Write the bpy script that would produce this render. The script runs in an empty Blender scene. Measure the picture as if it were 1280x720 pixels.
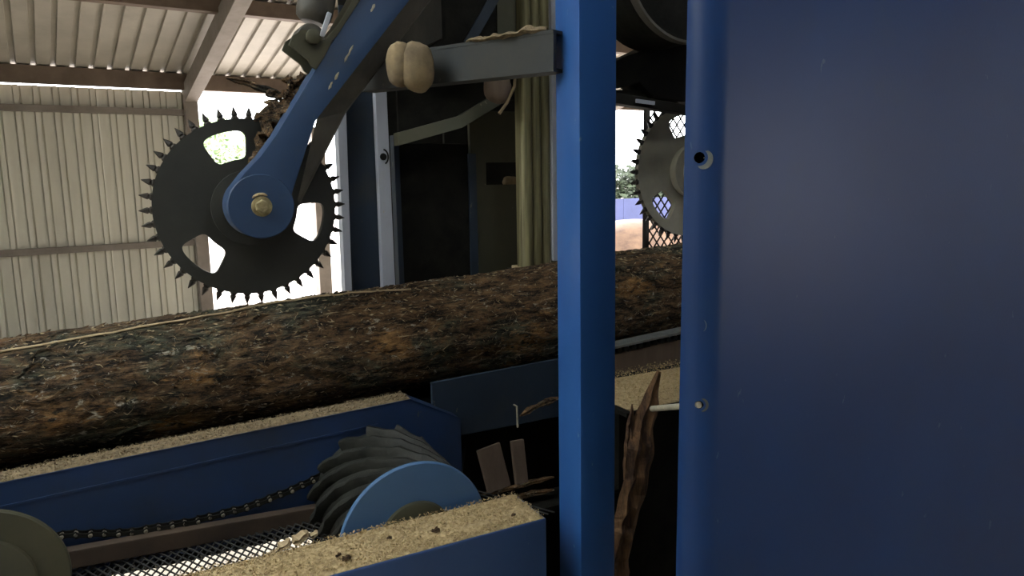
import bpy, bmesh, math, random
from mathutils import Vector, Matrix, noise
random.seed(7)
PI = math.pi
R = math.radians
SC = bpy.context.scene
COL = SC.collection
# ---------------------------------------------------------------- camera
FPX = 924.0
PITCH, ROLL = R(8.6), R(1.0)
EYE = Vector((0, 0, 1.6))
FW = Vector((0, math.cos(PITCH), -math.sin(PITCH)))
UP0 = Vector((0, math.sin(PITCH), math.cos(PITCH)))
RT0 = Vector((1, 0, 0))
RT = math.cos(ROLL) * RT0 - math.sin(ROLL) * UP0
UP = math.sin(ROLL) * RT0 + math.cos(ROLL) * UP0
cam = bpy.data.cameras.new('camera')
cam.sensor_width = 36.0
cam.lens = 36.0 * FPX / 1280.0
cam.clip_start = 0.05
cam.clip_end = 300
co = bpy.data.objects.new('camera', cam)
COL.objects.link(co)
rot = Matrix((RT, UP, -FW)).transposed()
co.matrix_world = Matrix.Translation(EYE) @ rot.to_4x4()
SC.camera = co
# ---------------------------------------------------------------- sky and exposure
W = bpy.data.worlds.new('overcast_sky')
SC.world = W
W.use_nodes = True
bg = W.node_tree.nodes['Background']
bg.inputs[0].default_value = (0.96, 0.98, 1.0, 1)
bg.inputs[1].default_value = 8.0
sun = bpy.data.lights.new('sun', 'SUN')
sun.energy = 21.0
sun.angle = R(2.5)
sun.color = (1.0, 0.98, 0.95)
so = bpy.data.objects.new('sun', sun)
COL.objects.link(so)
# low hazy sun beyond the back of the shed, 25 degrees to the right of straight out
_az = R(33 + 90 - 25)
so.rotation_euler = Vector((math.cos(_az) * math.cos(R(22)), math.sin(_az) * math.cos(R(22)), math.sin(R(22)))).to_track_quat('Z', 'Y').to_euler()
SC.view_settings.view_transform = 'Standard'
SC.view_settings.look = 'None'
SC.view_settings.gamma = 1.0
SC.view_settings.use_curve_mapping = False
SC.view_settings.exposure = 0.0
# ---------------------------------------------------------------- frames
A = R(28)      # the machine runs along u, u points right and away
S = R(33)      # the shed


def world(p, ang=A):
    c, s = math.cos(ang), math.sin(ang)
    return Vector((c * p[0] - s * p[1], s * p[0] + c * p[1], p[2]))


def at(x, y, v, ang=A):
    """a point of the vertical plane at distance v (in the frame ang) that was sighted at x, y; gives (u, v, z)"""
    d = FW + RT * ((x - 640) / FPX) + UP * ((360 - y) / FPX)
    n = Vector((-math.sin(ang), math.cos(ang), 0))
    t = Vector((math.cos(ang), math.sin(ang), 0))
    p = EYE + d * (v / d.dot(n))
    return Vector((p.dot(t), p.dot(n), p.z))


# ---------------------------------------------------------------- materials
def srgb(r, g, b):
    f = lambda c: (c / 255 / 12.92) if c / 255 <= 0.04045 else ((c / 255 + 0.055) / 1.055) ** 2.4
    return (f(r), f(g), f(b))


class NT:
    def __init__(s, name):
        s.m = bpy.data.materials.new(name)
        s.m.use_nodes = True
        s.t = s.m.node_tree
        s.b = s.t.nodes['Principled BSDF']
        s.tc = s.t.nodes.new('ShaderNodeTexCoord')

    def n(s, kind, **kw):
        o = s.t.nodes.new(kind)
        for k, v in kw.items():
            setattr(o, k, v)
        return o

    def l(s, a, b):
        s.t.links.new(a, b)

    def coords(s, scale=(1, 1, 1), rot=(0, 0, 0)):
        mp = s.n('ShaderNodeMapping')
        mp.inputs['Scale'].default_value = scale
        mp.inputs['Rotation'].default_value = rot
        s.l(s.tc.outputs['Object'], mp.inputs[0])
        return mp.outputs[0]

    def noise(s, scale, detail=4, rough=0.55, stretch=(1, 1, 1), dist=0.0, rot=(0, 0, 0)):
        o = s.n('ShaderNodeTexNoise')
        o.inputs['Scale'].default_value = scale
        o.inputs['Detail'].default_value = detail
        o.inputs['Roughness'].default_value = rough
        o.inputs['Distortion'].default_value = dist
        s.l(s.coords(stretch, rot), o.inputs['Vector'])
        return o.outputs['Fac']

    def ramp(s, fac, a, b):
        o = s.n('ShaderNodeMapRange')
        o.inputs[1].default_value = a
        o.inputs[2].default_value = b
        s.l(fac, o.inputs[0])
        return o.outputs[0]

    def mul(s, a, k):
        o = s.n('ShaderNodeMath', operation='MULTIPLY')
        s.l(a, o.inputs[0])
        if isinstance(k, (int, float)):
            o.inputs[1].default_value = k
        else:
            s.l(k, o.inputs[1])
        return o.outputs[0]

    def mix(s, fac, c1, c2):
        o = s.n('ShaderNodeMix', data_type='RGBA')
        if isinstance(fac, (int, float)):
            o.inputs[0].default_value = fac
        else:
            s.l(fac, o.inputs[0])
        for c, i in ((c1, 6), (c2, 7)):
            if isinstance(c, tuple):
                o.inputs[i].default_value = (*c, 1)
            else:
                s.l(c, o.inputs[i])
        return o.outputs[2]

    def done(s, col, rough=0.6, metal=0.0, bump=None, bstr=0.3, bdist=0.01, spec=0.5):
        if isinstance(col, tuple):
            s.b.inputs['Base Color'].default_value = (*col, 1)
        else:
            s.l(col, s.b.inputs['Base Color'])
        if isinstance(rough, (int, float)):
            s.b.inputs['Roughness'].default_value = rough
        else:
            s.l(rough, s.b.inputs['Roughness'])
        s.b.inputs['Metallic'].default_value = metal
        s.b.inputs['Specular IOR Level'].default_value = spec
        if bump is not None:
            bn = s.n('ShaderNodeBump')
            bn.inputs['Strength'].default_value = bstr
            bn.inputs['Distance'].default_value = bdist
            s.l(bump, bn.inputs['Height'])
            s.l(bn.outputs[0], s.b.inputs['Normal'])
        return s.m


def paint(name, base, dark, dust, rough=0.4, wear=0.66, dustlo=0.55, spec=0.5, metal=0.0):
    """old machine paint: patchy tone, dusty film, a few small chips"""
    k = NT(name)
    a = k.ramp(k.noise(2.3, 5), 0.3, 0.7)
    c = k.mix(a, dark, base)
    d = k.mul(k.ramp(k.noise(5.5, 6, 0.7), dustlo, dustlo + 0.35), 0.6)
    c = k.mix(d, c, dust)
    w = k.ramp(k.noise(38, 3, 0.6, (1, 1, 0.45)), wear, wear + 0.03)
    c = k.mix(k.mul(w, 0.75), c, tuple(min(1, x * 1.6 + 0.03) for x in dust))
    f = k.noise(160, 2)
    return k.done(c, rough, metal, f, 0.06, 0.002, spec)


def steel(name, c1, c2, rough=0.6, metal=0.0, scale=9, bstr=0.25, stretch=(1, 1, 1), lo=0.35, hi=0.65, spec=0.5):
    k = NT(name)
    n1 = k.noise(scale, 6, 0.65, stretch)
    c = k.mix(k.ramp(n1, lo, hi), c1, c2)
    return k.done(c, rough, metal, k.noise(scale * 8, 3), bstr, 0.004, spec)


M = {}
M['panel'] = paint('blue_cover_paint', srgb(20, 55, 106), srgb(17, 47, 93), srgb(36, 60, 86), 0.38, 0.70, 0.55, 0.36)
M['post'] = paint('blue_post_paint', srgb(48, 95, 162), srgb(42, 83, 146), srgb(80, 105, 132), 0.34, 0.69, 0.62)
M['arm'] = paint('blue_arm_paint', srgb(46, 74, 112), srgb(40, 62, 94), srgb(82, 84, 74), 0.5, 0.68, 0.55)
M['rail'] = paint('blue_rail_paint', srgb(30, 56, 98), srgb(24, 42, 66), srgb(46, 48, 44), 0.5, 0.70, 0.44)  # strong dark film stands in for the shading along the rail
M['beam'] = paint('blue_beam_paint', srgb(56, 84, 132), srgb(48, 74, 120), srgb(90, 98, 110), 0.45, 0.7, 0.6)
M['flange'] = paint('light_blue_paint', srgb(74, 112, 154), srgb(66, 100, 142), srgb(96, 100, 92), 0.5, 0.72, 0.6)
M['dull'] = paint('dull_blue_paint', srgb(34, 50, 68), srgb(26, 38, 50), srgb(70, 66, 52), 0.6, 0.70, 0.5)
M['torn'] = steel('torn_brown_wood', srgb(62, 42, 28), srgb(132, 98, 66), 0.85, 0.0, 22, 0.6, (1, 1, 0.12), 0.4, 0.6)
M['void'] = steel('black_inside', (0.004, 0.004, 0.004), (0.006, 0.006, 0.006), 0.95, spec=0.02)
M['worn'] = steel('scraped_metal', srgb(92, 96, 98), srgb(120, 122, 120), 0.5, 0.2, 40)
M['dusty'] = paint('dusty_beam_paint', srgb(32, 47, 58), srgb(44, 43, 37), srgb(68, 62, 50), 0.7, 0.70, 0.42)
M['pin'] = steel('oily_pin_metal', srgb(92, 88, 76), srgb(132, 126, 110), 0.45, 0.4, 30)
M['brown'] = steel('dull_brown_bar', srgb(46, 36, 28), srgb(68, 54, 42), 0.8, 0.0, 6, 0.2)
M['olive'] = paint('olive_dusty_paint', srgb(70, 68, 50), srgb(56, 58, 44), srgb(86, 80, 62), 0.7, 0.72, 0.5)
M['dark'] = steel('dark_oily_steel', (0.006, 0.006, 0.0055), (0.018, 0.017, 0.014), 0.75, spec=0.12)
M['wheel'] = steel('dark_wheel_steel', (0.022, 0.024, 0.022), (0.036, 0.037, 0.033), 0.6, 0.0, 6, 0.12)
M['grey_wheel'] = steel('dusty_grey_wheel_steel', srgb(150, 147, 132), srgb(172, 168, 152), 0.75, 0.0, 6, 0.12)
M['tooth'] = steel('tooth_steel', (0.02, 0.018, 0.016), (0.05, 0.043, 0.036), 0.5, 0.3, 40, 0.4)
M['cyl'] = steel('greasy_cylinder', (0.05, 0.047, 0.04), (0.10, 0.092, 0.075), 0.55)
M['bare'] = steel('bare_bolt_metal', srgb(150, 146, 128), srgb(196, 190, 168), 0.4, 0.5, 30)
M['grease'] = steel('greasy_bolt', srgb(120, 108, 76), srgb(176, 164, 124), 0.5, 0.2, 60)
M['pale'] = paint('pale_grey_paint', srgb(176, 180, 190), srgb(160, 164, 176), srgb(140, 132, 116), 0.6, 0.72, 0.55)
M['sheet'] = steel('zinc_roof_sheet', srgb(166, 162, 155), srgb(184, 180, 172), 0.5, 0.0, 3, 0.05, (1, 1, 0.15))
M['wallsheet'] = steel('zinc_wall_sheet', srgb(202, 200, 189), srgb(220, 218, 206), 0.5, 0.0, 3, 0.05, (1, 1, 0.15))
M['purlin'] = steel('brown_primer_steel', srgb(92, 78, 68), srgb(116, 100, 88), 0.7, 0.0, 4, 0.1)
M['column'] = steel('grey_brown_primer_steel', srgb(116, 108, 102), srgb(140, 132, 126), 0.7, 0.0, 4, 0.1)
M['concrete'] = steel('dusty_concrete', srgb(120, 112, 98), srgb(160, 150, 132), 0.9, 0.0, 2.5, 0.3)
M['sand'] = steel('pale_sand', srgb(206, 192, 182), srgb(226, 214, 204), 0.95, 0.0, 0.6, 0.4)
M['heap'] = steel('brown_sand', srgb(70, 50, 36), srgb(98, 74, 54), 0.95, 0.0, 3, 0.4)
M['leaf'] = steel('dark_leaves', (0.018, 0.028, 0.014), (0.06, 0.08, 0.04), 0.7, 0.0, 3, 0.0)
M['leaf2'] = steel('overexposed_leaves', (0.40, 0.54, 0.28), (0.58, 0.70, 0.44), 0.7, 0.0, 3, 0.0)  # leaf colour paled to imitate overexposure
M['fence'] = steel('lavender_blue_sheet', srgb(44, 52, 90), srgb(52, 60, 102), 0.6, 0.0, 2, 0.05)
M['wire'] = steel('dark_wire', (0.015, 0.015, 0.015), (0.03, 0.03, 0.03), 0.6)
def mk_clear():  # plastic of the unseen roof sheets added for light
    k = NT('added_clear_roof_plastic')
    tr, tp, mx = k.n('ShaderNodeBsdfTranslucent'), k.n('ShaderNodeBsdfTransparent'), k.n('ShaderNodeMixShader')
    tr.inputs[0].default_value = (0.85, 0.88, 0.86, 1)
    tp.inputs[0].default_value = (0.85, 0.88, 0.86, 1)
    mx.inputs[0].default_value = 0.12
    k.l(tr.outputs[0], mx.inputs[1])
    k.l(tp.outputs[0], mx.inputs[2])
    k.l(mx.outputs[0], k.t.nodes['Material Output'].inputs[0])
    return k.m


M['clear'] = mk_clear()
M['white'] = steel('white_plastic', srgb(225, 225, 222), srgb(240, 240, 238), 0.6, 0.0, 5, 0.05)
M['rubber'] = steel('worn_black_rubber', (0.007, 0.008, 0.007), (0.022, 0.023, 0.019), 0.6, 0.0, 14, 0.4, spec=0.3)
M['board'] = steel('grey_board', srgb(84, 70, 60), srgb(112, 96, 82), 0.85, 0.0, 6, 0.4, (1, 1, 0.15))
M['dustcap'] = steel('dusty_tan_cap', srgb(92, 80, 64), srgb(158, 138, 104), 0.9, 0.0, 7, 0.4)
M['chip'] = steel('pale_wood_chip', srgb(150, 130, 100), srgb(196, 176, 140), 0.9, 0.0, 20, 0.2)


def mk_sawdust(name, c0, c1):
    k = NT(name)
    a = k.ramp(k.noise(90, 4, 0.7), 0.3, 0.7)
    c = k.mix(a, c0, c1)
    d = k.ramp(k.noise(55, 3, 0.7), 0.66, 0.74)
    c = k.mix(k.mul(d, 0.7), c, srgb(70, 52, 34))
    return k.done(c, 0.95, 0, k.noise(140, 3), 0.8, 0.006)


M['saw'] = mk_sawdust('sawdust', srgb(134, 114, 82), srgb(200, 178, 134))
M['saw_grey'] = mk_sawdust('greyish_sawdust', srgb(92, 80, 62), srgb(150, 132, 102))


def mk_bark(name, lift=1.0, spots=()):
    k = NT(name)
    g = lambda *c: tuple(x * lift for x in srgb(*c))
    fine = k.noise(48, 8, 0.85, (0.3, 1, 1), 0.4)
    mid = k.noise(13, 7, 0.75, (0.45, 1, 1), 0.5)
    c = k.mix(k.ramp(fine, 0.42, 0.60), g(19, 15, 12), g(130, 102, 72))
    c = k.mix(k.mul(k.ramp(mid, 0.46, 0.58), 0.6), c, k.mix(k.ramp(fine, 0.45, 0.6), g(20, 15, 11), g(92, 68, 46)))
    # dark green-black blotches of old bark
    p = k.ramp(k.noise(4.6, 7, 0.75, (0.6, 1, 1), 0.4), 0.48, 0.57)
    c = k.mix(k.mul(p, 0.88), c, k.mix(k.ramp(fine, 0.44, 0.62), g(16, 20, 17), g(92, 98, 82)))
    # orange-brown inner bark where the skin is torn
    o = k.ramp(k.noise(5.6, 8, 0.78, (0.5, 1, 1.2), 0.9, (0.3, 0.2, 1.2)), 0.60, 0.68)
    c = k.mix(k.mul(o, 0.8), c, k.mix(k.ramp(fine, 0.40, 0.62), g(84, 54, 28), g(206, 156, 96)))
    # places where the bark has been torn off
    wob = k.noise(20, 6, 0.8, (0.5, 1, 1))
    for (sp, sr) in spots:
        dn = k.n('ShaderNodeVectorMath', operation='DISTANCE')
        k.l(k.coords((0.55, 1, 1)), dn.inputs[0])
        dn.inputs[1].default_value = (sp[0] * 0.55, sp[1], sp[2])
        ad = k.n('ShaderNodeMath', operation='MULTIPLY_ADD')
        k.l(wob, ad.inputs[0])
        ad.inputs[1].default_value = sr * 2.6
        k.l(dn.outputs['Value'], ad.inputs[2])
        t = k.ramp(ad.outputs[0], sr * 2.25, sr * 1.75)
        c = k.mix(k.mul(t, 0.75), c, k.mix(k.ramp(fine, 0.40, 0.64), g(96, 66, 38), g(206, 158, 100)))
    # pale fibres and flecks along the trunk
    f = k.ramp(k.noise(80, 5, 0.75, (0.12, 1, 1), 0.3), 0.60, 0.67)
    c = k.mix(k.mul(f, 0.7), c, g(200, 178, 142))
    f2 = k.ramp(k.noise(52, 5, 0.8, (0.45, 1, 1), 0.6), 0.60, 0.66)
    c = k.mix(k.mul(f2, 0.75), c, g(192, 186, 170))
    h = k.noise(44, 8, 0.8, (0.3, 1, 1), 0.5)
    return k.done(c, 0.85, 0, h, 1.0, 0.02, 0.3)


M['shred'] = mk_bark('bark_shred', 1.35)


def mk_fluted():
    k = NT('olive_glossy_steel')
    c = k.mix(k.ramp(k.noise(12, 4, 0.6, (6, 6, 0.2)), 0.35, 0.65), srgb(94, 90, 64), srgb(140, 134, 100))
    return k.done(c, 0.4, 0.25, k.noise(60, 3), 0.1, 0.003)


M['fluted'] = mk_fluted()


# ---------------------------------------------------------------- mesh builder (coordinates u, v, z of a frame)
class MB:
    def __init__(s):
        s.v = []
        s.f = []

    def add(s, vs, fs):
        o = len(s.v)
        s.v += [tuple(p) for p in vs]
        s.f += [tuple(i + o for i in q) for q in fs]
        return s

    def box(s, u0, u1, v0, v1, z0, z1, m=None):
        vs = [Vector((u, v, z)) for z in (z0, z1) for v in (v0, v1) for u in (u0, u1)]
        if m:
            vs = [m @ p for p in vs]
        return s.add(vs, [(0, 2, 3, 1), (4, 5, 7, 6), (0, 1, 5, 4), (1, 3, 7, 5), (3, 2, 6, 7), (2, 0, 4, 6)])

    def bar(s, a, b, w, h, side=(0, 0, 1)):
        """box bar from a to b, w across the side vector, h along it"""
        a, b = Vector(a), Vector(b)
        d = (b - a).normalized()
        n = Vector(side)
        n = (n - d * n.dot(d)).normalized()
        q = d.cross(n)
        vs = []
        for p in (a, b):
            for i, j in ((-1, -1), (1, -1), (1, 1), (-1, 1)):
                vs.append(p + q * (i * w / 2) + n * (j * h / 2))
        return s.add(vs, [(3, 2, 1, 0), (4, 5, 6, 7), (0, 1, 5, 4), (1, 2, 6, 5), (2, 3, 7, 6), (3, 0, 4, 7)])

    def prism(s, poly, v0, v1):
        """outline in (u, z) drawn out from v0 to v1"""
        n = len(poly)
        vs = [(p[0], v0, p[1]) for p in poly] + [(p[0], v1, p[1]) for p in poly]
        fs = [tuple(range(n)), tuple(range(2 * n - 1, n - 1, -1))]
        fs += [(i, i + n, (i + 1) % n + n, (i + 1) % n) for i in range(n)]
        return s.add(vs, fs)

    def loft(s, rings, cap=True, closed=True):
        n = len(rings[0])
        vs = [p for r in rings for p in r]
        fs = []
        for k in range(len(rings) - 1):
            for i in range(n if closed else n - 1):
                j = (i + 1) % n
                fs.append((k * n + i, k * n + j, (k + 1) * n + j, (k + 1) * n + i))
        if cap:
            fs.append(tuple(range(n - 1, -1, -1)))
            fs.append(tuple(range((len(rings) - 1) * n, len(rings) * n)))
        return s.add(vs, fs)

    def tube(s, pts, r, seg=8, cap=True):
        pts = [Vector(p) for p in pts]
        rr = r if isinstance(r, (list, tuple)) else [r] * len(pts)
        rings = []
        ref = None
        for i, p in enumerate(pts):
            d = (pts[min(i + 1, len(pts) - 1)] - pts[max(i - 1, 0)]).normalized()
            if ref is None:
                ref = Vector((0, 0, 1)) if abs(d.z) < 0.9 else Vector((1, 0, 0))
            x = (ref - d * ref.dot(d)).normalized()
            ref = x
            y = d.cross(x)
            rings.append([p + (x * math.cos(t) + y * math.sin(t)) * rr[i] for t in [2 * PI * k / seg for k in range(seg)]])
        return s.loft(rings, cap)

    def lathe(s, c, axis, prof, seg=32, cap=True):
        """prof: (distance along axis, radius)"""
        d = Vector(axis).normalized()
        x = Vector((0, 0, 1)) if abs(d.z) < 0.9 else Vector((1, 0, 0))
        x = (x - d * x.dot(d)).normalized()
        y = d.cross(x)
        c = Vector(c)
        rings = [[c + d * h + (x * math.cos(t) + y * math.sin(t)) * r for t in [2 * PI * k / seg for k in range(seg)]] for h, r in prof]
        return s.loft(rings, cap)

    def mesh(s, name, base=(0, 0, 0), smooth=0, bevel=0):
        b = Vector(base)
        me = bpy.data.meshes.new(name)
        me.from_pydata([Vector(p) - b for p in s.v], [], s.f)
        bm = bmesh.new()
        bm.from_mesh(me)
        bmesh.ops.recalc_face_normals(bm, faces=bm.faces)
        if bevel:
            es = [e for e in bm.edges if len(e.link_faces) == 2 and e.calc_face_angle(0) > R(30)]
            bmesh.ops.bevel(bm, geom=es, offset=bevel, segments=2, profile=0.6, affect='EDGES', clamp_overlap=True)
        if smooth:
            for f in bm.faces:
                f.smooth = True
            for e in bm.edges:
                if len(e.link_faces) == 2 and e.calc_face_angle(0) > R(smooth):
                    e.smooth = False
        bm.to_mesh(me)
        bm.free()
        return me


def link(name, me, mat, parent=None, loc=(0, 0, 0), rz=0.0):
    o = bpy.data.objects.new(name, me)
    COL.objects.link(o)
    if me and not me.materials:
        me.materials.append(M[mat])
    if parent:
        o.parent = parent
    o.location = loc
    o.rotation_euler = (0, 0, rz)
    return o


def tag(o, label, cat, group=None, kind=None):
    if label:
        o['label'] = label
    if cat:
        o['category'] = cat
    if group:
        o['group'] = group
    if kind:
        o['kind'] = kind
    return o


BASE = {}


def thing(name, label, cat, base, group=None, ang=A, kind=None):
    o = bpy.data.objects.new(name, None)
    o.empty_display_size = 0.05
    COL.objects.link(o)
    o.location = world(base, ang)
    o.rotation_euler = (0, 0, ang)
    BASE[o.name] = Vector(base)
    return tag(o, label, cat, group, kind)


def part(name, mb, mat, t, smooth=0, bevel=0, label=None, kind=None, off=None):
    """a part of thing t; mb is in the frame's own coordinates"""
    b = BASE[t.name] if off is None else off
    o = link(name, mb.mesh(name, b, smooth, bevel), mat, t)
    BASE[o.name] = b
    if label:
        o['label'] = label
    if kind:
        o['kind'] = kind
    return o


def solo(name, mb, mat, label, cat, base, group=None, ang=A, smooth=0, bevel=0, kind=None):
    o = link(name, mb.mesh(name, base, smooth, bevel), mat, None, world(base, ang), ang)
    BASE[o.name] = Vector(base)
    return tag(o, label, cat, group, kind)


def piece(name, me, mat, t, loc, rot=(0, 0, 0), base=None):
    """one of many alike pieces, sharing mesh data; loc is in the frame's own coordinates"""
    o = link(name, me, mat, t)
    o.location = Vector(loc) - (BASE[t.name] if base is None else base)
    o.rotation_euler = rot
    return o


def jag(path, w, th, seed, n=22, side=(0, 0, 1), mb=None, rag=0.35):
    """a torn strip of bark or wood along a path of points: ragged edges, uneven thickness, pointed ends"""
    rnd = random.Random(seed)
    pts = [Vector(p) for p in path]
    seg = [(pts[i + 1] - pts[i]).length for i in range(len(pts) - 1)]
    tot = sum(seg)

    def along(t):
        d = t * tot
        for i, l in enumerate(seg):
            if d <= l or i == len(seg) - 1:
                return pts[i].lerp(pts[i + 1], max(0, min(1, d / l)))
            d -= l
    rings = []
    sv = Vector(side)
    nz = lambda t, o: noise.noise(Vector((t * 3.5, seed * 0.37, o))) + 0.5 * noise.noise(Vector((t * 11, seed * 0.37, o + 5)))
    for k in range(n + 1):
        t = k / n
        p = along(t)
        d = (along(min(1, t + 0.05)) - along(max(0, t - 0.05))).normalized()
        x = (sv - d * sv.dot(d)).normalized()
        y = d.cross(x)
        e = min(1, 0.15 + 5.0 * min(t, 1 - t))
        a = w * e * max(0.15, 0.5 + rag * nz(t, 0))
        b = w * e * max(0.15, 0.5 + rag * nz(t, 20))
        q = th * max(0.3, 0.9 + 0.6 * nz(t, 40)) * (0.4 + 0.6 * e)
        wob = y * nz(t, 60) * th * 0.5
        f1, f2 = q * (0.5 + 0.4 * rnd.random()), q * (0.5 + 0.4 * rnd.random())
        rings.append([p + x * a + wob, p + x * a * 0.4 + y * f1 + wob, p - x * b * 0.1 + y * f1 * 0.5 + wob, p - x * b * 0.5 + y * f2 + wob,
                      p - x * b + wob, p - x * b * 0.4 - y * q / 2 + wob, p + x * a * 0.5 - y * q * 0.4 + wob])
    mb = mb or MB()
    return mb.loft(rings)


# ================================================================ THE SHED
def shed_u(x, v):
    return at(x, 200, v, S).x


WV = 8.1                                          # plane of the back wall
EAVE = 2.56                                       # underside of the roof at the wall
SL = math.tan(R(13))
UC = at(238, 250, WV, S).x                        # column at the end of the wall
# concrete floor and the yard outside
fl = solo('floor', MB().box(-9, 14, -8, WV + 0.25, -0.12, 0.0), 'concrete', None, None, (0, 0, 0), ang=S, kind='structure')
yard = solo('yard_ground', MB().box(-70, 90, -60, 110, -0.30, -0.06), 'sand', None, None, (0, 0, 0), ang=S, kind='structure')


def corr(width, pitch, length, rib=0.024, groove=0.0):
    """ribbed sheet: x across, y out of the sheet, z along"""
    prof = []
    n = round(width / pitch)
    for i in range(n):
        x = i * pitch
        if groove:
            prof += [(x + 0.008, 0), (x + pitch - 0.060, 0), (x + pitch - 0.0595, -groove), (x + pitch - 0.0505, -groove), (x + pitch - 0.049, rib), (x + pitch - 0.012, rib), (x + pitch - 0.0105, -groove), (x + pitch - 0.0015, -groove)]
            continue
        prof += [(x, 0), (x + pitch - 0.050, 0), (x + pitch - 0.045, rib), (x + pitch - 0.007, rib), (x + pitch - 0.002, 0)]
    prof.append((n * pitch, 0))
    prof.append((n * pitch + 0.012, 0))
    mb = MB()
    front = [[(x, y, z) for x, y in prof] for z in (0, length)]
    mb.loft(front, cap=False, closed=False)
    return mb


wall = thing('wall_back', None, None, (0, WV, 0), ang=S, kind='structure')
SHW = 0.75
wm = corr(SHW, 0.15, EAVE - 0.115, 0.014, 0.016)
for p in range(len(wm.v)):
    x, y, z = wm.v[p]
    wm.v[p] = (x, -y, z)
wme = wm.mesh('sheet')
for i in range(8):
    piece('sheet', wme, 'wallsheet', wall, (UC - (i + 1) * SHW, WV + 0.002 * (i % 2), 0.04))
for z in (0.99, 2.28):
    part('girt', MB().box(UC - 6.0, UC, WV - 0.065, WV - 0.014, z - 0.03, z + 0.03), 'column', wall, bevel=0.004)
part('sole_plate', MB().box(UC - 6.0, UC, WV - 0.06, WV + 0.03, 0, 0.06), 'column', wall)

ceil = thing('ceiling', None, None, (0, WV, EAVE), ang=S, kind='structure')
RU0, RU1 = UC - 6.0, UC + 10.5
ridge = 7.6                                       # run from eave to ridge
run = ridge + 0.35
slope_len = run / math.cos(R(13))
rm = corr(SHW, 0.15, slope_len, 0.026)
for p in range(len(rm.v)):
    x, y, z = rm.v[p]
    rm.v[p] = (x, -z * math.cos(R(13)), z * math.sin(R(13)) + y)
rme = rm.mesh('sheet')
lm = MB()
for p in rm.v:
    pass
lm.v = [(x, 2 * (-run) - y, z) for x, y, z in rm.v]
lm.f = list(rm.f)
lme = lm.mesh('sheet')
SKY_RUN = 2.6                                     # the added clear part of a sheet, from the ridge down
half = len(rm.v) // 2


def cut_sheet(d0, d1):
    m = MB()
    m.f = list(rm.f)
    for i, (x, y, z) in enumerate(rm.v):
        rib = z - (0 if i < half else slope_len * math.sin(R(13)))
        d = d0 if i < half else d1
        m.v.append((x, -run - d, rib + (run - d) * SL))
    return m


def mirrored(m):
    m.v = [(x, 2 * (-run) - y, z) for x, y, z in m.v]
    return m


bme2 = mirrored(cut_sheet(0, SKY_RUN)).mesh('added_clear_sheet')
bme3 = mirrored(cut_sheet(SKY_RUN, run)).mesh('sheet')
lme2 = cut_sheet(0, 1.5).mesh('added_clear_sheet')
lme3 = cut_sheet(1.5, run).mesh('sheet')
nsh = round((RU1 - RU0) / SHW)
for i in range(nsh):
    b = (RU0 + i * SHW, WV + 0.35, EAVE + 0.06 - 0.35 * SL + 0.002 * (i % 2))
    if b[0] < -1.2:  # unseen clear strip added to brighten the back wall
        piece('added_clear_sheet', bme2, 'clear', ceil, b)
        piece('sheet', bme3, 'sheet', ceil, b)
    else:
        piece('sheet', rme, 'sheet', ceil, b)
    if 0.4 < b[0] < 1.4:        # unseen clear sheets added to light the machine from above
        piece('added_clear_sheet', lme2, 'clear', ceil, b)
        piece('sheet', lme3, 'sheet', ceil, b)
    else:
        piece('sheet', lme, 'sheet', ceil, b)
for k in range(5):
    d = 0.06 + k * 1.72 if k else 0.06
    if k == 0:
        part('purlin', MB().box(RU0, RU1, WV - 0.16, WV - 0.07, EAVE - 0.07, EAVE + 0.082), 'purlin', ceil, bevel=0.004)
    else:
        z = EAVE + 0.06 + d * SL
        part('purlin', MB().box(RU0, RU1, WV - d - 0.05, WV - d + 0.05, z - 0.13, z - 0.012), 'purlin', ceil, bevel=0.004)
        d2 = 2 * ridge - d
        part('purlin', MB().box(RU0, RU1, WV - d2 - 0.05, WV - d2 + 0.05, z - 0.13, z - 0.012), 'purlin', ceil, bevel=0.004)
for u in (UC - 5.9, UC, UC + 5.2, UC + 10.4):
    top = EAVE - 0.05
    a = Vector((u + 0.06, WV - 0.10, top - 0.05))
    b = Vector((u + 0.06, WV - ridge, top - 0.05 + ridge * SL - 0.06))
    c = Vector((u + 0.06, WV - 2 * ridge, top - 0.05))
    part('rafter', MB().bar(a, b, 0.12, 0.17), 'column', ceil, bevel=0.004)
    part('rafter', MB().bar(b, c, 0.12, 0.17), 'column', ceil, bevel=0.004)
for i, u in enumerate((UC - 5.9, UC, UC + 5.2, UC + 10.4)):
    for v in (WV - 0.06, WV - 2 * ridge):
        solo('trim_%d' % (2 * i + (1 if v > 0 else 2)), MB().box(u, u + 0.12, v - 0.07, v + 0.07, 0.0, EAVE - 0.05 - (0.0 if v > 0 else 0.1)),
             'column', None, None, (u, v, 0), ang=S, bevel=0.006, kind='structure')
# unseen walls added behind and right of the machine to darken the foreground
VF = WV - 2 * ridge
wf = thing('wall_front', None, None, (0, VF, 0), ang=S, kind='structure')
wr = thing('wall_right', None, None, (UC + 10.6, VF, 0), ang=S, kind='structure')
fm = corr(SHW, 0.15, EAVE - 0.05).mesh('sheet')


def gable(o, i):  # gable tops closed to keep out stray light
    d = 0.2 + (i + 0.5) * SHW
    d = min(d, 2 * ridge - d)
    o.scale.z = (EAVE - 0.03 + d * SL) / (EAVE - 0.05)


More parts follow.
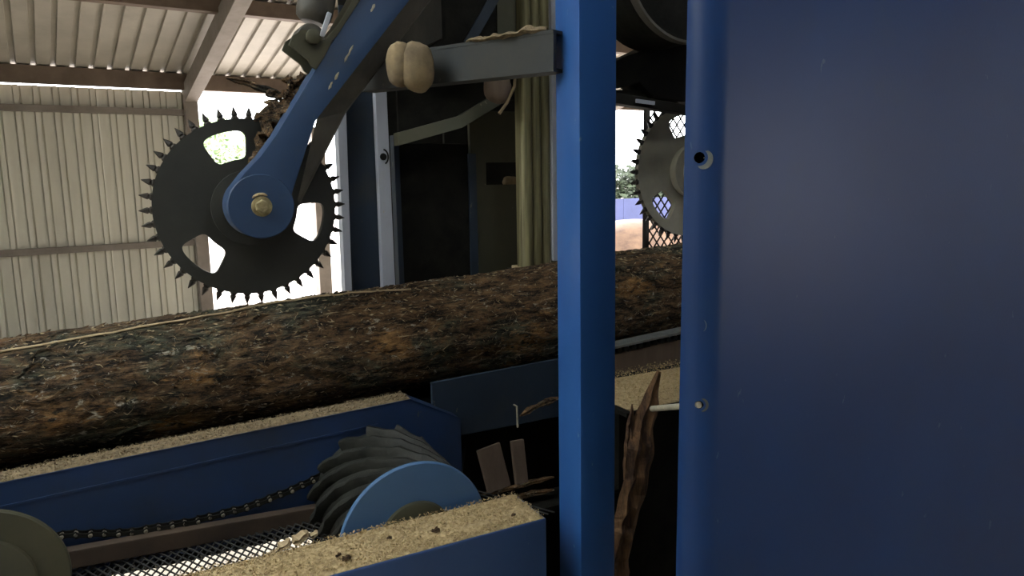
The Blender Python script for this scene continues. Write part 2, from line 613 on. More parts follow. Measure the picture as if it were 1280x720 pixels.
for i in range(nsh):
    if 5.8 < RU0 + i * SHW < 8.0:          # unseen opening placed to give the soft highlight on the cover
        continue
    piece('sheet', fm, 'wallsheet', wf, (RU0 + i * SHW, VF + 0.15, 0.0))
for i in range(20):
    gable(piece('sheet', fm, 'wallsheet', wr, (UC + 10.6, VF + 0.2 + i * SHW, 0.0), (0, 0, PI / 2)), i)
wl = thing('wall_left', None, None, (RU0 + 0.1, VF, 0), ang=S, kind='structure')  # added unseen wall, stopped short so the back wall gets light
for i in range(19):
    gable(piece('sheet', fm, 'wallsheet', wl, (RU0 + 0.1, VF + 0.2 + i * SHW, 0.0), (0, 0, PI / 2)), i)
# pale post further along the open side
pu = at(402, 300, WV + 0.5, S).x
solo('yard_post', MB().box(pu - 0.075, pu + 0.075, WV + 0.42, WV + 0.58, -0.06, 2.2), 'column',
     'plain grey steel post standing outside behind the right hole of the spiked wheel', 'post', (pu, WV + 0.5, -0.06), ang=S, bevel=0.006)


# ================================================================ OUTSIDE
def leaves(mb, c, rad, n, size, seed):
    rnd = random.Random(seed)
    for _ in range(n):
        t, ph = rnd.random() * 2 * PI, math.acos(2 * rnd.random() - 1)
        d = Vector((math.sin(ph) * math.cos(t), math.sin(ph) * math.sin(t), math.cos(ph)))
        sq = (abs(d.x) ** 4 + abs(d.y) ** 4 + abs(d.z) ** 4) ** (-0.25)
        q = sq * rnd.random() ** 0.35 * (0.9 + 0.2 * noise.noise(d * 2 + Vector((seed, 0, 0))))
        p = Vector((c[0] + rad[0] * q * d.x, c[1] + rad[1] * q * d.y, max(0.02, c[2] + rad[2] * q * d.z)))
        a = Vector((rnd.gauss(0, 1), rnd.gauss(0, 1), rnd.gauss(0, 1))).normalized()
        b = a.orthogonal().normalized()
        s1 = size * (0.6 + 0.8 * rnd.random())
        mb.add([p - a * s1, p + b * s1 * 0.5, p + a * s1, p - b * s1 * 0.5], [(0, 1, 2, 3)])
    return mb


# clipped dark hedge and blue sheet fence beyond the right end of the machine
HV = 22.0
ux0 = at(690, 220, HV, S).x
hb = (ux0 + 6, HV, -0.06)
hedge = thing('hedge', 'dark green hedge showing above the lavender blue fence, beyond the grey spiked wheel', 'hedge', hb, ang=S)
mb = MB()
htop = at(790, 206, HV, S).z
for i in range(16):
    leaves(mb, (ux0 + i * 0.95, HV, htop * 0.5), (0.9, 0.8, htop * 0.52), 900, 0.13, 40 + i)
part('foliage', mb, 'leaf', hedge)
for i in range(7):
    part('stem', MB().tube([(ux0 + i * 2.2, HV, -0.06), (ux0 + i * 2.2 + 0.1, HV, 1.2)], 0.05, 6), 'heap', hedge)
FV = 17.0
fz = at(790, 248, FV, S).z
fz0 = at(790, 282, FV, S).z
fu = at(700, 260, FV, S).x
fence = thing('fence', 'lavender blue sheet metal fence seen between the blue post and the grey spiked wheel', 'fence', (fu, FV, -0.06), ang=S)
for i in range(6):
    part('panel', MB().box(fu + i * 1.2, fu + i * 1.2 + 1.19, FV, FV + 0.03, fz0, fz), 'fence', fence)
    part('fence_post', MB().box(fu + i * 1.2 - 0.03, fu + i * 1.2 + 0.03, FV + 0.035, FV + 0.1, -0.06, fz + 0.03), 'column', fence)
# low heap of brown sand
hp = at(790, 300, 13.0, S)
mb = MB()
rings = []
for k in range(7):
    t = k / 6
    ring = []
    for j in range(28):
        a = 2 * PI * j / 28
        rr = (1.0 - t) * (1 + 0.18 * noise.noise(Vector((math.cos(a) * 2, math.sin(a) * 2, t))))
        ring.append((hp.x + 2.2 * rr * math.cos(a), hp.y + 1.4 * rr * math.sin(a), -0.06 + 0.62 * math.sin(t * PI / 2)))
    rings.append(ring)
mb.loft(rings)
solo('sand_heap', mb, 'heap', 'low heap of brown sand in front of the lavender blue fence', 'heap', (hp.x, hp.y, -0.06), ang=S, smooth=60)
# trees in the yard behind the spiked wheel, leaf colour lifted to look overexposed
for i, (x, v, lab) in enumerate(((280, 34, 'green tree paled as if overexposed, seen through the upper hole of the spiked wheel'),
                                 (398, 38, 'green tree paled as if overexposed, in the bright yard right of the spiked wheel'))):
    c = at(x, 232, v, S)
    if i:
        break
    tr = thing('tree', lab, 'tree', (c.x, c.y, -0.06), ang=S)
    mb = MB()
    for j in range(5):
        leaves(mb, (c.x + random.uniform(-1.3, 1.3), c.y + random.uniform(-1, 1), 1.9 + 0.35 * j), (1.8, 1.5, 1.1), 1800, 0.17, 90 + i * 9 + j)
    part('crown', mb, 'leaf2', tr)
    part('trunk', MB().tube([(c.x, c.y, -0.06), (c.x + 0.1, c.y, 1.2), (c.x, c.y, 2.6)], [0.16, 0.12, 0.08], 8), 'heap', tr)

# ================================================================ THE LOG
LV = 2.25


def log_c(u):
    return Vector((u, LV, 1.043 + (u + 0.3) * 0.0412))


def log_r(u):
    return 0.163 + (u + 0.3) * 0.0095


def log_pt(u, a, lift=0.0):
    """a measured from the camera side (0) upwards"""
    q = Vector((u * 1.3, math.cos(a) * 1.2, math.sin(a) * 1.2))
    d = 0.010 * noise.noise(q * 1.5) + 0.006 * noise.noise(Vector((u * 4, math.cos(a) * 3, math.sin(a) * 3)))
    d += 0.0032 * noise.noise(Vector((u * 14, math.cos(a) * 9, math.sin(a) * 9)))
    d += 0.0022 * noise.noise(Vector((u * 30, math.cos(a) * 24, math.sin(a) * 24)))
    r = log_r(u) + d + lift
    c = log_c(u)
    return Vector((c.x, c.y - r * math.cos(a), c.z + r * math.sin(a)))


lb = (0.8, LV, log_c(0.8).z - log_r(0.8))
SPOTS = []
for (x, y, sr) in ((488, 432, 0.055), (380, 395, 0.03), (215, 540, 0.06), (655, 425, 0.06), (672, 345, 0.05), (640, 460, 0.03), (790, 360, 0.05), (70, 520, 0.04), (250, 470, 0.035), (830, 325, 0.04)):
    sp = at(x, y, LV - 0.15)
    SPOTS.append((Vector(sp) - Vector(lb), sr))
M['bark'] = mk_bark('pine_bark', 1.2, SPOTS)
log = thing('log', 'long rough pine log with patchy brown bark lying across the machine', 'log', lb)
mb = MB()
NU, NA = 520, 120
mb.loft([[log_pt(-1.4 + 4.6 * i / NU, 2 * PI * j / NA) for j in range(NA)] for i in range(NU + 1)])
part('bark', mb, 'bark', log, smooth=60)
# loose bark flakes all over
rnd = random.Random(3)
mb = MB()
for _ in range(2600):
    u = rnd.uniform(-0.5, 2.4)
    a = rnd.uniform(-1.1, 1.75)
    L, w = rnd.uniform(0.008, 0.030), rnd.uniform(0.002, 0.007)
    p = [log_pt(u - L / 2, a, 0.0005), log_pt(u, a + w / 0.17, rnd.uniform(0.001, 0.005)),
         log_pt(u + L / 2, a + rnd.uniform(-0.02, 0.02), rnd.uniform(0.001, 0.006)), log_pt(u, a - w / 0.17, 0.001)]
    q = [log_pt(u, a, -0.004)]
    mb.add(p + q, [(0, 1, 2, 3), (1, 0, 4), (2, 1, 4), (3, 2, 4), (0, 3, 4)])
part('bark_flakes', mb, 'shred', log, kind='stuff')
mb = MB()
for _ in range(1500):
    u = rnd.uniform(-0.5, 2.4)
    a = rnd.uniform(-0.9, 1.6)
    L, w = rnd.uniform(0.004, 0.018), rnd.uniform(0.0006, 0.0022)
    da = rnd.uniform(-0.05, 0.05)
    p = [log_pt(u - L / 2, a - da, 0.001), log_pt(u, a + w / 0.17, 0.003), log_pt(u + L / 2, a + da, 0.002), log_pt(u, a - w / 0.17, 0.001)]
    mb.add(p + [log_pt(u, a, -0.002)], [(0, 1, 2, 3), (1, 0, 4), (2, 1, 4), (3, 2, 4), (0, 3, 4)])
part('wood_fibres', mb, 'chip', log, kind='stuff')
# pale torn fibre running along the top edge
path = []
for i in range(40):
    u = -0.45 + i * 1.25 / 39
    a = 1.18 + 0.16 * math.sin(u * 3.2 + 0.6)
    path.append(log_pt(u, a, 0.004))
part('fibre_strip', MB().tube(path, 0.0032, 6), 'chip', log, smooth=60, label='long pale torn fibre')
for k in range(16):
    u0 = rnd.uniform(-0.3, 1.9)
    a0 = rnd.uniform(-0.7, 1.0)
    L = rnd.uniform(0.05, 0.16)
    pth = [log_pt(u0 + L * t / 6, a0 + 0.10 * math.sin(t * 0.8 + k), 0.003 + 0.004 * math.sin(t * PI / 6)) for t in range(7)]
    part('bark_sliver', jag(pth, 0.009, 0.003, 200 + k, 12), 'shred', log)
for (x, y) in ((268, 440), (150, 500), (378, 405), (600, 395), (470, 455)):
    p = at(x, y, LV - 0.15)
    c = log_c(p.x)
    a = math.asin(max(-0.95, min(0.95, (p.z - c.z) / log_r(p.x))))
    q = log_pt(p.x, a, -0.006)
    nrm = (q - c).normalized()
    part('knot', MB().lathe(q, nrm, [(0, 0.018), (0.008, 0.015), (0.013, 0.009), (0.010, 0.003)], 10), 'shred', log, smooth=50)


# ================================================================ SPIKED FEED WHEELS
WR = 0.247


def wheel_body(th=0.022):
    """plate wheel in the x-z plane with three rounded sector holes"""
    mb = MB()
    K = 24
    steps = (0, 0.12, 0.35, 0.65, 1.0)
    for hc in (R(105), R(225), R(345)):
        pts = []
        for sd in range(4):
            for i in range(K):
                t = -1 + 2 * i / K
                pts.append(((t, -1), (1, t), (-t, 1), (-1, -t))[sd])
        for face in (-1, 1):
            rings = []
            for st in steps:
                ring = []
                for (a, b) in pts:
                    ln = (abs(a) ** 5 + abs(b) ** 5) ** 0.2
                    ha, hr = a / ln * R(17.0), 0.177 + b / ln * 0.040
                    oa, orr = a * R(60), (0.145 + b * 0.105)
                    an, r = hc + ha + (oa - ha) * st, hr + (orr - hr) * st
                    ring.append((r * math.cos(an), face * th / 2, r * math.sin(an)))
                rings.append(ring)
            mb.loft(rings, cap=False)
            if face == -1:
                inner = rings[0]
        mb.loft([inner, [(x, th / 2, z) for x, y, z in inner]], cap=False)
    ring = lambda r, y: [(r * math.cos(2 * PI * k / 144), y, r * math.sin(2 * PI * k / 144)) for k in range(144)]
    mb.loft([ring(WR, -th / 2), ring(WR + 0.001, 0), ring(WR, th / 2)], cap=False)
    return mb


def tooth_mesh():
    mb = MB()
    mb.lathe((0, 0, 0), (1, 0, 0), [(-0.006, 0.0105), (0.007, 0.0105), (0.011, 0.0068), (0.015, 0.0090), (0.022, 0.0068), (0.037, 0.0008)], 6)
    return mb.mesh('tooth')


WB = wheel_body()
TM = tooth_mesh()
NT_ = 42


def wheel(c, label, mat, tmat, hubdepth, group):
    t = thing('spiked_wheel', label, 'wheel', (c[0], c[1], c[2] - 0.27), group)
    loc = Vector((0, 0, 0.27))
    b = link('wheel_plate', WB.mesh('wheel_plate', (0, 0, 0), 40), mat, t, loc)
    for k in range(NT_):
        a = 2 * PI * k / NT_
        o = link('tooth', TM, tmat, t, loc + Vector(((WR - 0.001) * math.cos(a), 0, (WR - 0.001) * math.sin(a))))
        o.rotation_euler = (0, -a, 0)
    part('hub_flange', MB().lathe((c[0], c[1], c[2]), (0, 1, 0), [(0.03, 0.09), (-0.035, 0.105), (-0.05, 0.105), (-0.052, 0.07), (-hubdepth, 0.07)], 48),
         mat, t, smooth=35)
    return t


wc = at(310, 259, LV)
WC = Vector((wc.x, LV, wc.z))
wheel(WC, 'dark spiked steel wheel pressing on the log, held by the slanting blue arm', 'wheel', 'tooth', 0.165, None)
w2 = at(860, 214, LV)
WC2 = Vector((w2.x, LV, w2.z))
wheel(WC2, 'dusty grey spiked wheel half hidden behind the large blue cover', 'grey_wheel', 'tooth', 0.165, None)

# ================================================================ SWING ARM
AV = 1.985
hub = at(327, 258, AV)
arm = thing('swing_arm', 'blue slanting steel arm with bolted round end that holds the dark spiked wheel', 'arm', (hub.x, AV, hub.z - 0.095))
q = lambda x, y, v=AV: at(x, y, v)
hr = 0.083
tl = q(288, 238) - hub
l0 = q(447, 0)
l1 = q(515, -100)
r0 = q(512, 0)
r1 = q(590, -100)
outline = [(l1.x, l1.z), (l0.x, l0.z)] + [(q(*p).x, q(*p).z) for p in ((345, 169), (326, 195), (305, 217))]
a0 = math.atan2(tl.z, tl.x)
rp = q(372, 240) - hub
a1 = math.atan2(rp.z, rp.x)
a = a0
for k in range(29):
    t = a0 + (a1 + 2 * PI - a0) * k / 28
    outline.append((hub.x + hr * math.cos(t), hub.z + hr * math.sin(t)))
rm_ = q(394, 152)
outline += [(rm_.x, rm_.z), (r0.x, r0.z), (r1.x, r1.z)]
part('arm_plate', MB().prism(outline, AV, AV + 0.10), 'arm', arm, smooth=30, bevel=0.003)
# folded lower lip: bends back and down from the front edge
pa, pb, pc = q(372, 250), q(396, 149), q(512, 0)
pd = q(590, -100)
oa, ob, oc_, od = q(374, 254, AV + 0.012), q(431, 140, AV + 0.045), q(537, 0, AV + 0.045), q(612, -100, AV + 0.045)
mb = MB()
th = Vector((0.004, 0.012, -0.004))
mb.loft([[pa, oa, oa + th, pa + th], [pb, ob, ob + th, pb + th], [pc, oc_, oc_ + th, pc + th], [pd, od, od + th, pd + th]])
part('lower_lip', mb, 'cyl', arm, label='dark folded lower edge')
part('hub_cap', MB().lathe((hub.x, AV + 0.001, hub.z), (0, -1, 0), [(0, 0.0825), (0.001, 0.0825), (0.003, 0.0805)], 56), 'arm', arm, smooth=35)
bolt = part('hub_bolt', MB().lathe((hub.x, AV - 0.002, hub.z), (0, -1, 0), [(0, 0.018), (0.012, 0.018), (0.014, 0.014)], 6), 'grease', arm, label='greasy yellowish hex bolt')
part('washer', MB().lathe((hub.x, AV - 0.002, hub.z), (0, -1, 0), [(0, 0.026), (0.003, 0.026), (0.004, 0.022)], 28), 'grease', bolt, smooth=35, off=BASE[arm.name])
mb = MB()
cp = []
for k in range(9):
    t = R(60 + 75 * k / 8)
    cp.append((hub.x + 0.031 * math.cos(t), AV - 0.004, hub.z + 0.031 * math.sin(t)))
part('grease_ring', mb.tube(cp, [0.001, 0.003, 0.004, 0.004, 0.004, 0.004, 0.004, 0.003, 0.001], 6), 'chip', arm, smooth=60)
# bracket for the ram, welded to the upper edge
mb = MB()
e1, e2, e3 = q(362, 56, AV + 0.02), q(394, 90, AV + 0.02), q(412, 62, AV + 0.02)
for dv in (0.0, 0.085):
    ol = [(q(*p).x, q(*p).z) for p in ((360, 57), (364, 46), (376, 38), (392, 38), (400, 50), (414, 53), (404, 72), (394, 88), (388, 84), (384, 76))]
    mb.prism(ol, AV - 0.012 + dv, AV - 0.002 + dv)
part('ram_bracket', mb, 'olive', arm, bevel=0.002, label='olive forked bracket')
pl = [(q(*p).x, q(*p).z) for p in ((402, 54), (422, 30), (440, 0), (448, -16), (462, -16), (446, 6), (420, 46), (410, 56))]
part('edge_plate', MB().prism(pl, AV - 0.008, AV + 0.09), 'olive', arm, bevel=0.002, label='olive yellow edge plate')
# scraps of bare metal where the paint has chipped
for (x, y, w, h, sl) in ((466, 10, 2.0, 5, 1), (436, 67, 2.4, 11, 1), (421, 95, 2.2, 5, 1), (413, 107, 2.0, 5, 1)):
    p1, p2 = q(x - h * 0.5, y + h), q(x + h * 0.5, y - h)
    part('paint_chip', jag([p1 + Vector((0, -0.001, 0)), p1.lerp(p2, 0.5) + Vector((0, -0.001, 0)), p2 + Vector((0, -0.001, 0))], 0.006, 0.002, int(x), 6, (1, 0, 0.6)), 'bare', arm)

# hydraulic ram on the bracket
pin = q(386, 50, AV + 0.03)
topp = q(418, -110, AV + 0.03)
ram = thing('hydraulic_ram', 'greasy dark hydraulic ram rising from the forked bracket on the blue arm', 'cylinder', (pin.x, AV + 0.03, pin.z - 0.03))
dr = (topp - pin).normalized()
part('barrel', MB().lathe(pin + dr * 0.045, dr, [(0, 0.030), (0.012, 0.044), (0.03, 0.047), (0.45, 0.047), (0.46, 0.03)], 28), 'cyl', ram, smooth=40)
part('eye', MB().lathe(pin + Vector((0, -0.032, 0)), (0, 1, 0), [(0, 0.034), (0.004, 0.037), (0.066, 0.037), (0.07, 0.034)], 28), 'cyl', ram, smooth=40)
part('pin', MB().lathe(pin + Vector((0, -0.062, 0)), (0, 1, 0), [(0, 0.014), (0.003, 0.019), (0.124, 0.019)], 20), 'olive', ram, smooth=40)
hose = [q(396, 45, AV), q(404, 30, AV - 0.01), q(410, 12, AV - 0.01), q(420, -20, AV), q(430, -60, AV)]
part('hose_fitting', MB().bar(q(402, 46, AV - 0.03), q(412, 16, AV - 0.03), 0.010, 0.012, (1, 0, 0)), 'pale', ram, bevel=0.002, label='pale fitting')

# bark jammed between arm and wheel
GR = 'shreds of bark jammed above the dark wheel'
shreds = [[(352, 100), (368, 108), (390, 92)], [(318, 152), (345, 140), (372, 118)], [(322, 188), (338, 172), (352, 150), (362, 128)],
          [(330, 128), (352, 133), (376, 110)], [(310, 205), (330, 196), (350, 168)], [(346, 118), (356, 140), (348, 172)],
          [(364, 96), (360, 118), (372, 132)], [(338, 150), (330, 170), (336, 190)], [(324, 142), (350, 150), (366, 130)], [(336, 112), (348, 124), (360, 112)]]
SHRED = ['topmost ragged shred of bark wedged against the upper edge of the blue arm', 'broad torn shred of bark crossing the middle of the tangle beside the arm',
         'long dark shred of bark slanting down to the upper hole of the spiked wheel', 'shred of bark whose tip points left over the rim of the spiked wheel',
         'lowest shred of bark ending beside the round end of the blue arm', 'narrow shred of bark standing upright in the jammed tangle',
         'short shred of bark just under the topmost one, touching the arm', 'dark sliver of bark hanging into the upper hole of the spiked wheel',
         'thick brown shred of bark lying across the spikes at the rim', 'small curled shred of bark at the upper left of the tangle']
for i, ps in enumerate(shreds):
    v = AV + 0.12 + 0.045 * (i % 3)
    pth = [at(x, y, v + 0.03 * math.sin(i + j)) for j, (x, y) in enumerate(ps)]
    c = pth[1]
    solo('bark_shred', jag(pth, 0.032 + 0.016 * (i % 3), 0.012, 300 + i, 14, (0.2, 1 if i % 2 else 0, 1), rag=0.9), 'shred', SHRED[i],
         'bark', (c.x, c.y, c.z - 0.03), GR)
pth = [at(283, 98, 2.15), at(310, 104, 2.15), at(335, 112, 2.13), at(358, 121, 2.12)]
solo('stick', jag(pth, 0.017, 0.014, 77, 16), 'shred', 'thin brown stick poking out left above the dark spiked wheel', 'stick', pth[1])

# ================================================================ FRONT POST
p0 = at(725, 360, 1.44)
pw = 0.104
tilt = -0.006
post = thing('machine_post', 'tall bright blue square steel post in front of the log', 'post', (p0.x + pw / 2, 1.44 + pw / 2, 0))
part('tube', MB().box(p0.x, p0.x + pw, 1.44, 1.44 + pw, 0.012, 2.75), 'post', post, bevel=0.007, smooth=50)
part('foot_plate', MB().box(p0.x - 0.04, p0.x + pw + 0.04, 1.40, 1.48 + pw, 0.0, 0.012), 'post', post)
mb = MB().bar((p0.x + 0.05, 1.49, 2.70), (p0.x + 0.05, 3.3, 2.70), 0.1, 0.1)
part('top_beam', mb, 'post', post, bevel=0.006)
# pivot of the arm hangs off the top beam
part('pivot_bracket', MB().box(p0.x - 0.15, p0.x + 0.0, AV - 0.02, AV + 0.14, 2.2, 2.74), 'post', post, bevel=0.005)

# diagonal cross beam from the post back over the log
b0t, b0b = at(689, 39, 1.50), at(689, 87, 1.50)
zc, hh = (b0t.z + b0b.z) / 2, (b0t.z - b0b.z)
b1 = at(452, 94, 2.14)
XB0, XB1 = Vector((b0t.x + 0.01, 1.50, zc)), Vector((b1.x, 2.14, b1.z))
xb = thing('cross_beam', 'dusty dark blue cross beam running from the tall blue post back over the log', 'beam', (XB0.x, XB0.y, zc - hh / 2))
part('web', MB().bar(XB0, XB1, 0.012, hh), 'dusty', xb, bevel=0.002)
sd = (XB1 - XB0).normalized()
nrm = Vector((-sd.y, sd.x, 0))
if nrm.x > 0:
    nrm = -nrm
part('bottom_flange', MB().bar(XB0 + Vector((0, 0, -hh / 2)) - nrm * 0.02, XB1 + Vector((0, 0, -hh / 2)) - nrm * 0.02, 0.055, 0.008), 'dusty', xb)
part('top_flange', MB().bar(XB0 + Vector((0, 0, hh / 2)) - nrm * 0.02, XB1 + Vector((0, 0, hh / 2)) - nrm * 0.02, 0.055, 0.008), 'dusty', xb)
# sawdust along the top of the cross beam near the post
pth = [XB0.lerp(XB1, t) + Vector((0, 0, hh / 2 + 0.006)) for t in (0.03, 0.12, 0.2, 0.3, 0.4)]
solo('sawdust_ridge', jag(pth, 0.045, 0.014, 5, 24, (nrm.x, nrm.y, 0)), 'saw_grey', 'thin ridge of pale sawdust lying on top of the dark cross beam', 'sawdust', pth[2], kind='stuff')

# tan knob on the cross beam
kp = at(512, 84, 1.84)
kb = thing('dusty_stopper', 'tan dusty two-lobed stopper fixed to the dark cross beam beside the blue arm', 'stopper', (kp.x, kp.y, kp.z - 0.07))


def lobe(c, rx, ry, rz, seed, nz=14, ns=20):
    rings = []
    for k in range(1, nz):
        ph = PI * k / nz
        ring = []
        for j in range(ns):
            t = 2 * PI * j / ns
            d = Vector((math.sin(ph) * math.cos(t), math.sin(ph) * math.sin(t), -math.cos(ph)))
            e = 1 + 0.10 * noise.noise(d * 1.7 + Vector((seed, 0, 0))) + 0.03 * noise.noise(d * 6 + Vector((seed, 0, 0)))
            sq = (abs(d.x) ** 3 + abs(d.y) ** 3 + abs(d.z) ** 3) ** (-1 / 3)
            d = d * (0.45 + 0.55 * sq) * e
            ring.append((c[0] + d.x * rx, c[1] + d.y * ry, c[2] + d.z * rz))
        rings.append(ring)
    return MB().loft(rings)


k1, k2 = at(501, 81, 1.84), at(521, 84, 1.82)
part('lobe', lobe(k1, 0.036, 0.036, 0.056, 1), 'dustcap', kb, smooth=70)
part('lobe', lobe(k2, 0.042, 0.040, 0.062, 4), 'dustcap', kb, smooth=70)
part('mount', MB().bar(at(512, 80, 1.84), at(520, 80, 1.94), 0.05, 0.05), 'dark', kb)

# ================================================================ INFEED RAIL (behind the rollers)
RV = 1.96
ra, rb_, rc = at(0, 604, RV), at(513, 499, RV), at(576, 523, RV)
slope = (rb_.z - ra.z) / (rb_.x - ra.x)
u_l = -1.1
zl = ra.z + (u_l - ra.x) * slope
zb = 0.652
rail = thing('infeed_rail', 'dark blue infeed rail with a clipped corner running below the log, left of the post', 'rail', (ra.x, RV, zb))
part('side_plate', MB().prism([(u_l, zl), (rb_.x, rb_.z), (rc.x, rc.z), (rc.x, zb), (u_l, zb)], RV, RV + 0.012), 'rail', rail, bevel=0.002)
mb = MB()
mb.loft([[(u, RV, z), (u, RV + 0.08, z), (u, RV + 0.08, z - 0.01), (u, RV, z - 0.01)] for u, z in ((u_l, zl), (rb_.x, rb_.z), (rc.x, rc.z))])
part('top_flange', mb, 'rail', rail, bevel=0.002)
mb = MB()
for (z1, dz) in ((-0.055, 0.006),):
    mb.prism([(u_l, zl + z1), (rb_.x - 0.1, rb_.z + z1), (rb_.x - 0.1, rb_.z + z1 - dz), (u_l, zl + z1 - dz)], RV - 0.003, RV)
part('weld_seam', mb, 'rail', rail)
for u in (-0.9, 0.62):
    part('leg', MB().box(u, u + 0.08, RV + 0.02, RV + 0.1, 0, zb + 0.02), 'rail', rail)
# trough behind it that carries the log
tz = lambda u: log_c(u).z - log_r(u) - 0.012
mb = MB()
mb.loft([[(u, 2.03, tz(u) + 0.004), (u, 2.50, tz(u) + 0.004), (u, 2.50, tz(u) - 0.01), (u, 2.03, tz(u) - 0.01)] for u in (-1.3, 3.0)])
tr = thing('log_trough', 'dark steel trough under the log, mostly hidden behind the blue rail', 'trough', (0.8, 2.3, 0))
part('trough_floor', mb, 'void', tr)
mb = MB()
mb.loft([[(u, 2.50, tz(u) + 0.10), (u, 2.512, tz(u) + 0.10), (u, 2.512, tz(u) - 0.2), (u, 2.50, tz(u) - 0.2)] for u in (-1.3, 3.0)])
part('back_plate', mb, 'dark', tr)
for u in (-1.1, 0.9, 2.8):
    part('leg', MB().box(u, u + 0.1, 2.2, 2.3, 0, tz(u) - 0.008), 'dark', tr)

# front beam with sawdust
BV0, BV1 = 1.44, 1.60
zf = at(683, 645, BV0)
bt = zf.z - 0.006
ub1 = zf.x
beam = thing('front_beam', 'mid blue box beam heaped with sawdust in front of the ribbed roller', 'beam', (0.4, 1.52, 0))
part('box', MB().box(-1.1, ub1, BV0, BV1, bt - 0.30, bt), 'beam', beam, bevel=0.004)
for u in (-0.9, ub1 - 0.09):
    part('leg', MB().box(u, u + 0.08, BV0 + 0.03, BV1 - 0.03, 0, bt - 0.29), 'beam', beam)


def dust(u0, u1, v0, v1, zfun, h, seed, n_chip, nu=160, nv=26, edge=0.02):
    """layer of sawdust with an uneven skin, plus loose chips"""
    rnd = random.Random(seed)
    mb = MB()
    rows = []
    for i in range(nu + 1):
        u = u0 + (u1 - u0) * i / nu
        row = []
        for j in range(nv + 1):
            v = v0 + (v1 - v0) * j / nv
            e = min(1, min(j, nv - j) / (edge * nv / 0.1 + 1e-6) + 0.1, min(i, nu - i) / 4 + 0.1)
            d = h * e * (0.65 + 0.5 * noise.noise(Vector((u * 9 + seed, v * 14, 0))) + 0.25 * noise.noise(Vector((u * 50, v * 50, seed))) + 0.2 * noise.noise(Vector((u * 130, v * 130, seed))))
            row.append((u, v, zfun(u) + max(0.0006, d)))
        rows.append(row)
    mb.loft(rows, cap=False, closed=False)
    bot = [[(u0, v0, zfun(u0)), (u0, v1, zfun(u0))], [(u1, v0, zfun(u1)), (u1, v1, zfun(u1))]]
    mb.loft(bot, cap=False, closed=False)
    for _ in range(n_chip):
        u, v = rnd.uniform(u0, u1), rnd.uniform(v0, v1)
        z = zfun(u) + h * rnd.uniform(0.5, 1.1)
        s1 = rnd.uniform(0.0012, 0.0032)
        p = Vector((u, v, z))
        a = Vector((rnd.gauss(0, 1), rnd.gauss(0, 1), rnd.gauss(0, 0.5))).normalized() * s1
        b = Vector((rnd.gauss(0, 1), rnd.gauss(0, 1), rnd.gauss(0, 0.5))).normalized() * s1
        mb.add([p - a, p + b, p + a, p - b * 0.6 + Vector((0, 0, -s1))], [(0, 1, 2), (0, 1, 3), (1, 2, 3), (2, 0, 3)])
    return mb


solo('sawdust', dust(-0.2, ub1 - 0.004, BV0 + 0.003, BV1 - 0.004, lambda u: bt, 0.011, 3, 9000, 260, 30), 'saw', 'thick pale sawdust heaped along the top of the front blue beam', 'sawdust', (0.4, 1.52, bt), kind='stuff')
rz_ = lambda u: ra.z + (u - ra.x) * slope
solo('sawdust', dust(-0.6, rb_.x - 0.0, RV + 0.003, RV + 0.077, rz_, 0.008, 8, 5000, 260, 18), 'saw_grey', 'thin greyish sawdust along the dark blue rail below the log', 'sawdust', (0.2, RV + 0.05, ra.z), kind='stuff')
CRUMB = ['large dark crumb of bark in the sawdust, left of the front beam middle', 'large dark crumb of bark in the sawdust below the light blue disc', 'small dark crumb between the two large crumbs in the sawdust', 'small dark crumb at the right end of the front beam sawdust', 'small dark crumb nearest the lower edge of the front beam sawdust']
# dark crumbs of bark in the sawdust
for i, (x, y) in enumerate(((433, 689), (545, 665), (487, 679), (642, 640), (424, 708))):
    p = at(x, y, BV0 + 0.03 + 0.02 * (i % 3))
    z = bt + 0.012
    s1 = 0.010 if i in (0, 1) else 0.006
    d = (Vector((p.x, p.y, p.z)) - Vector(world((0, 0, 0)))).normalized()
    solo('bark_crumb', jag([(p.x - s1, p.y, z), (p.x, p.y, z + 0.003), (p.x + s1, p.y + 0.003, z)], s1 * 1.3, s1 * 0.8, 500 + i, 6, (0, 1, 0)), 'bark',
         CRUMB[i], 'bark', (p.x, p.y, z), 'crumbs of bark on the front beam')

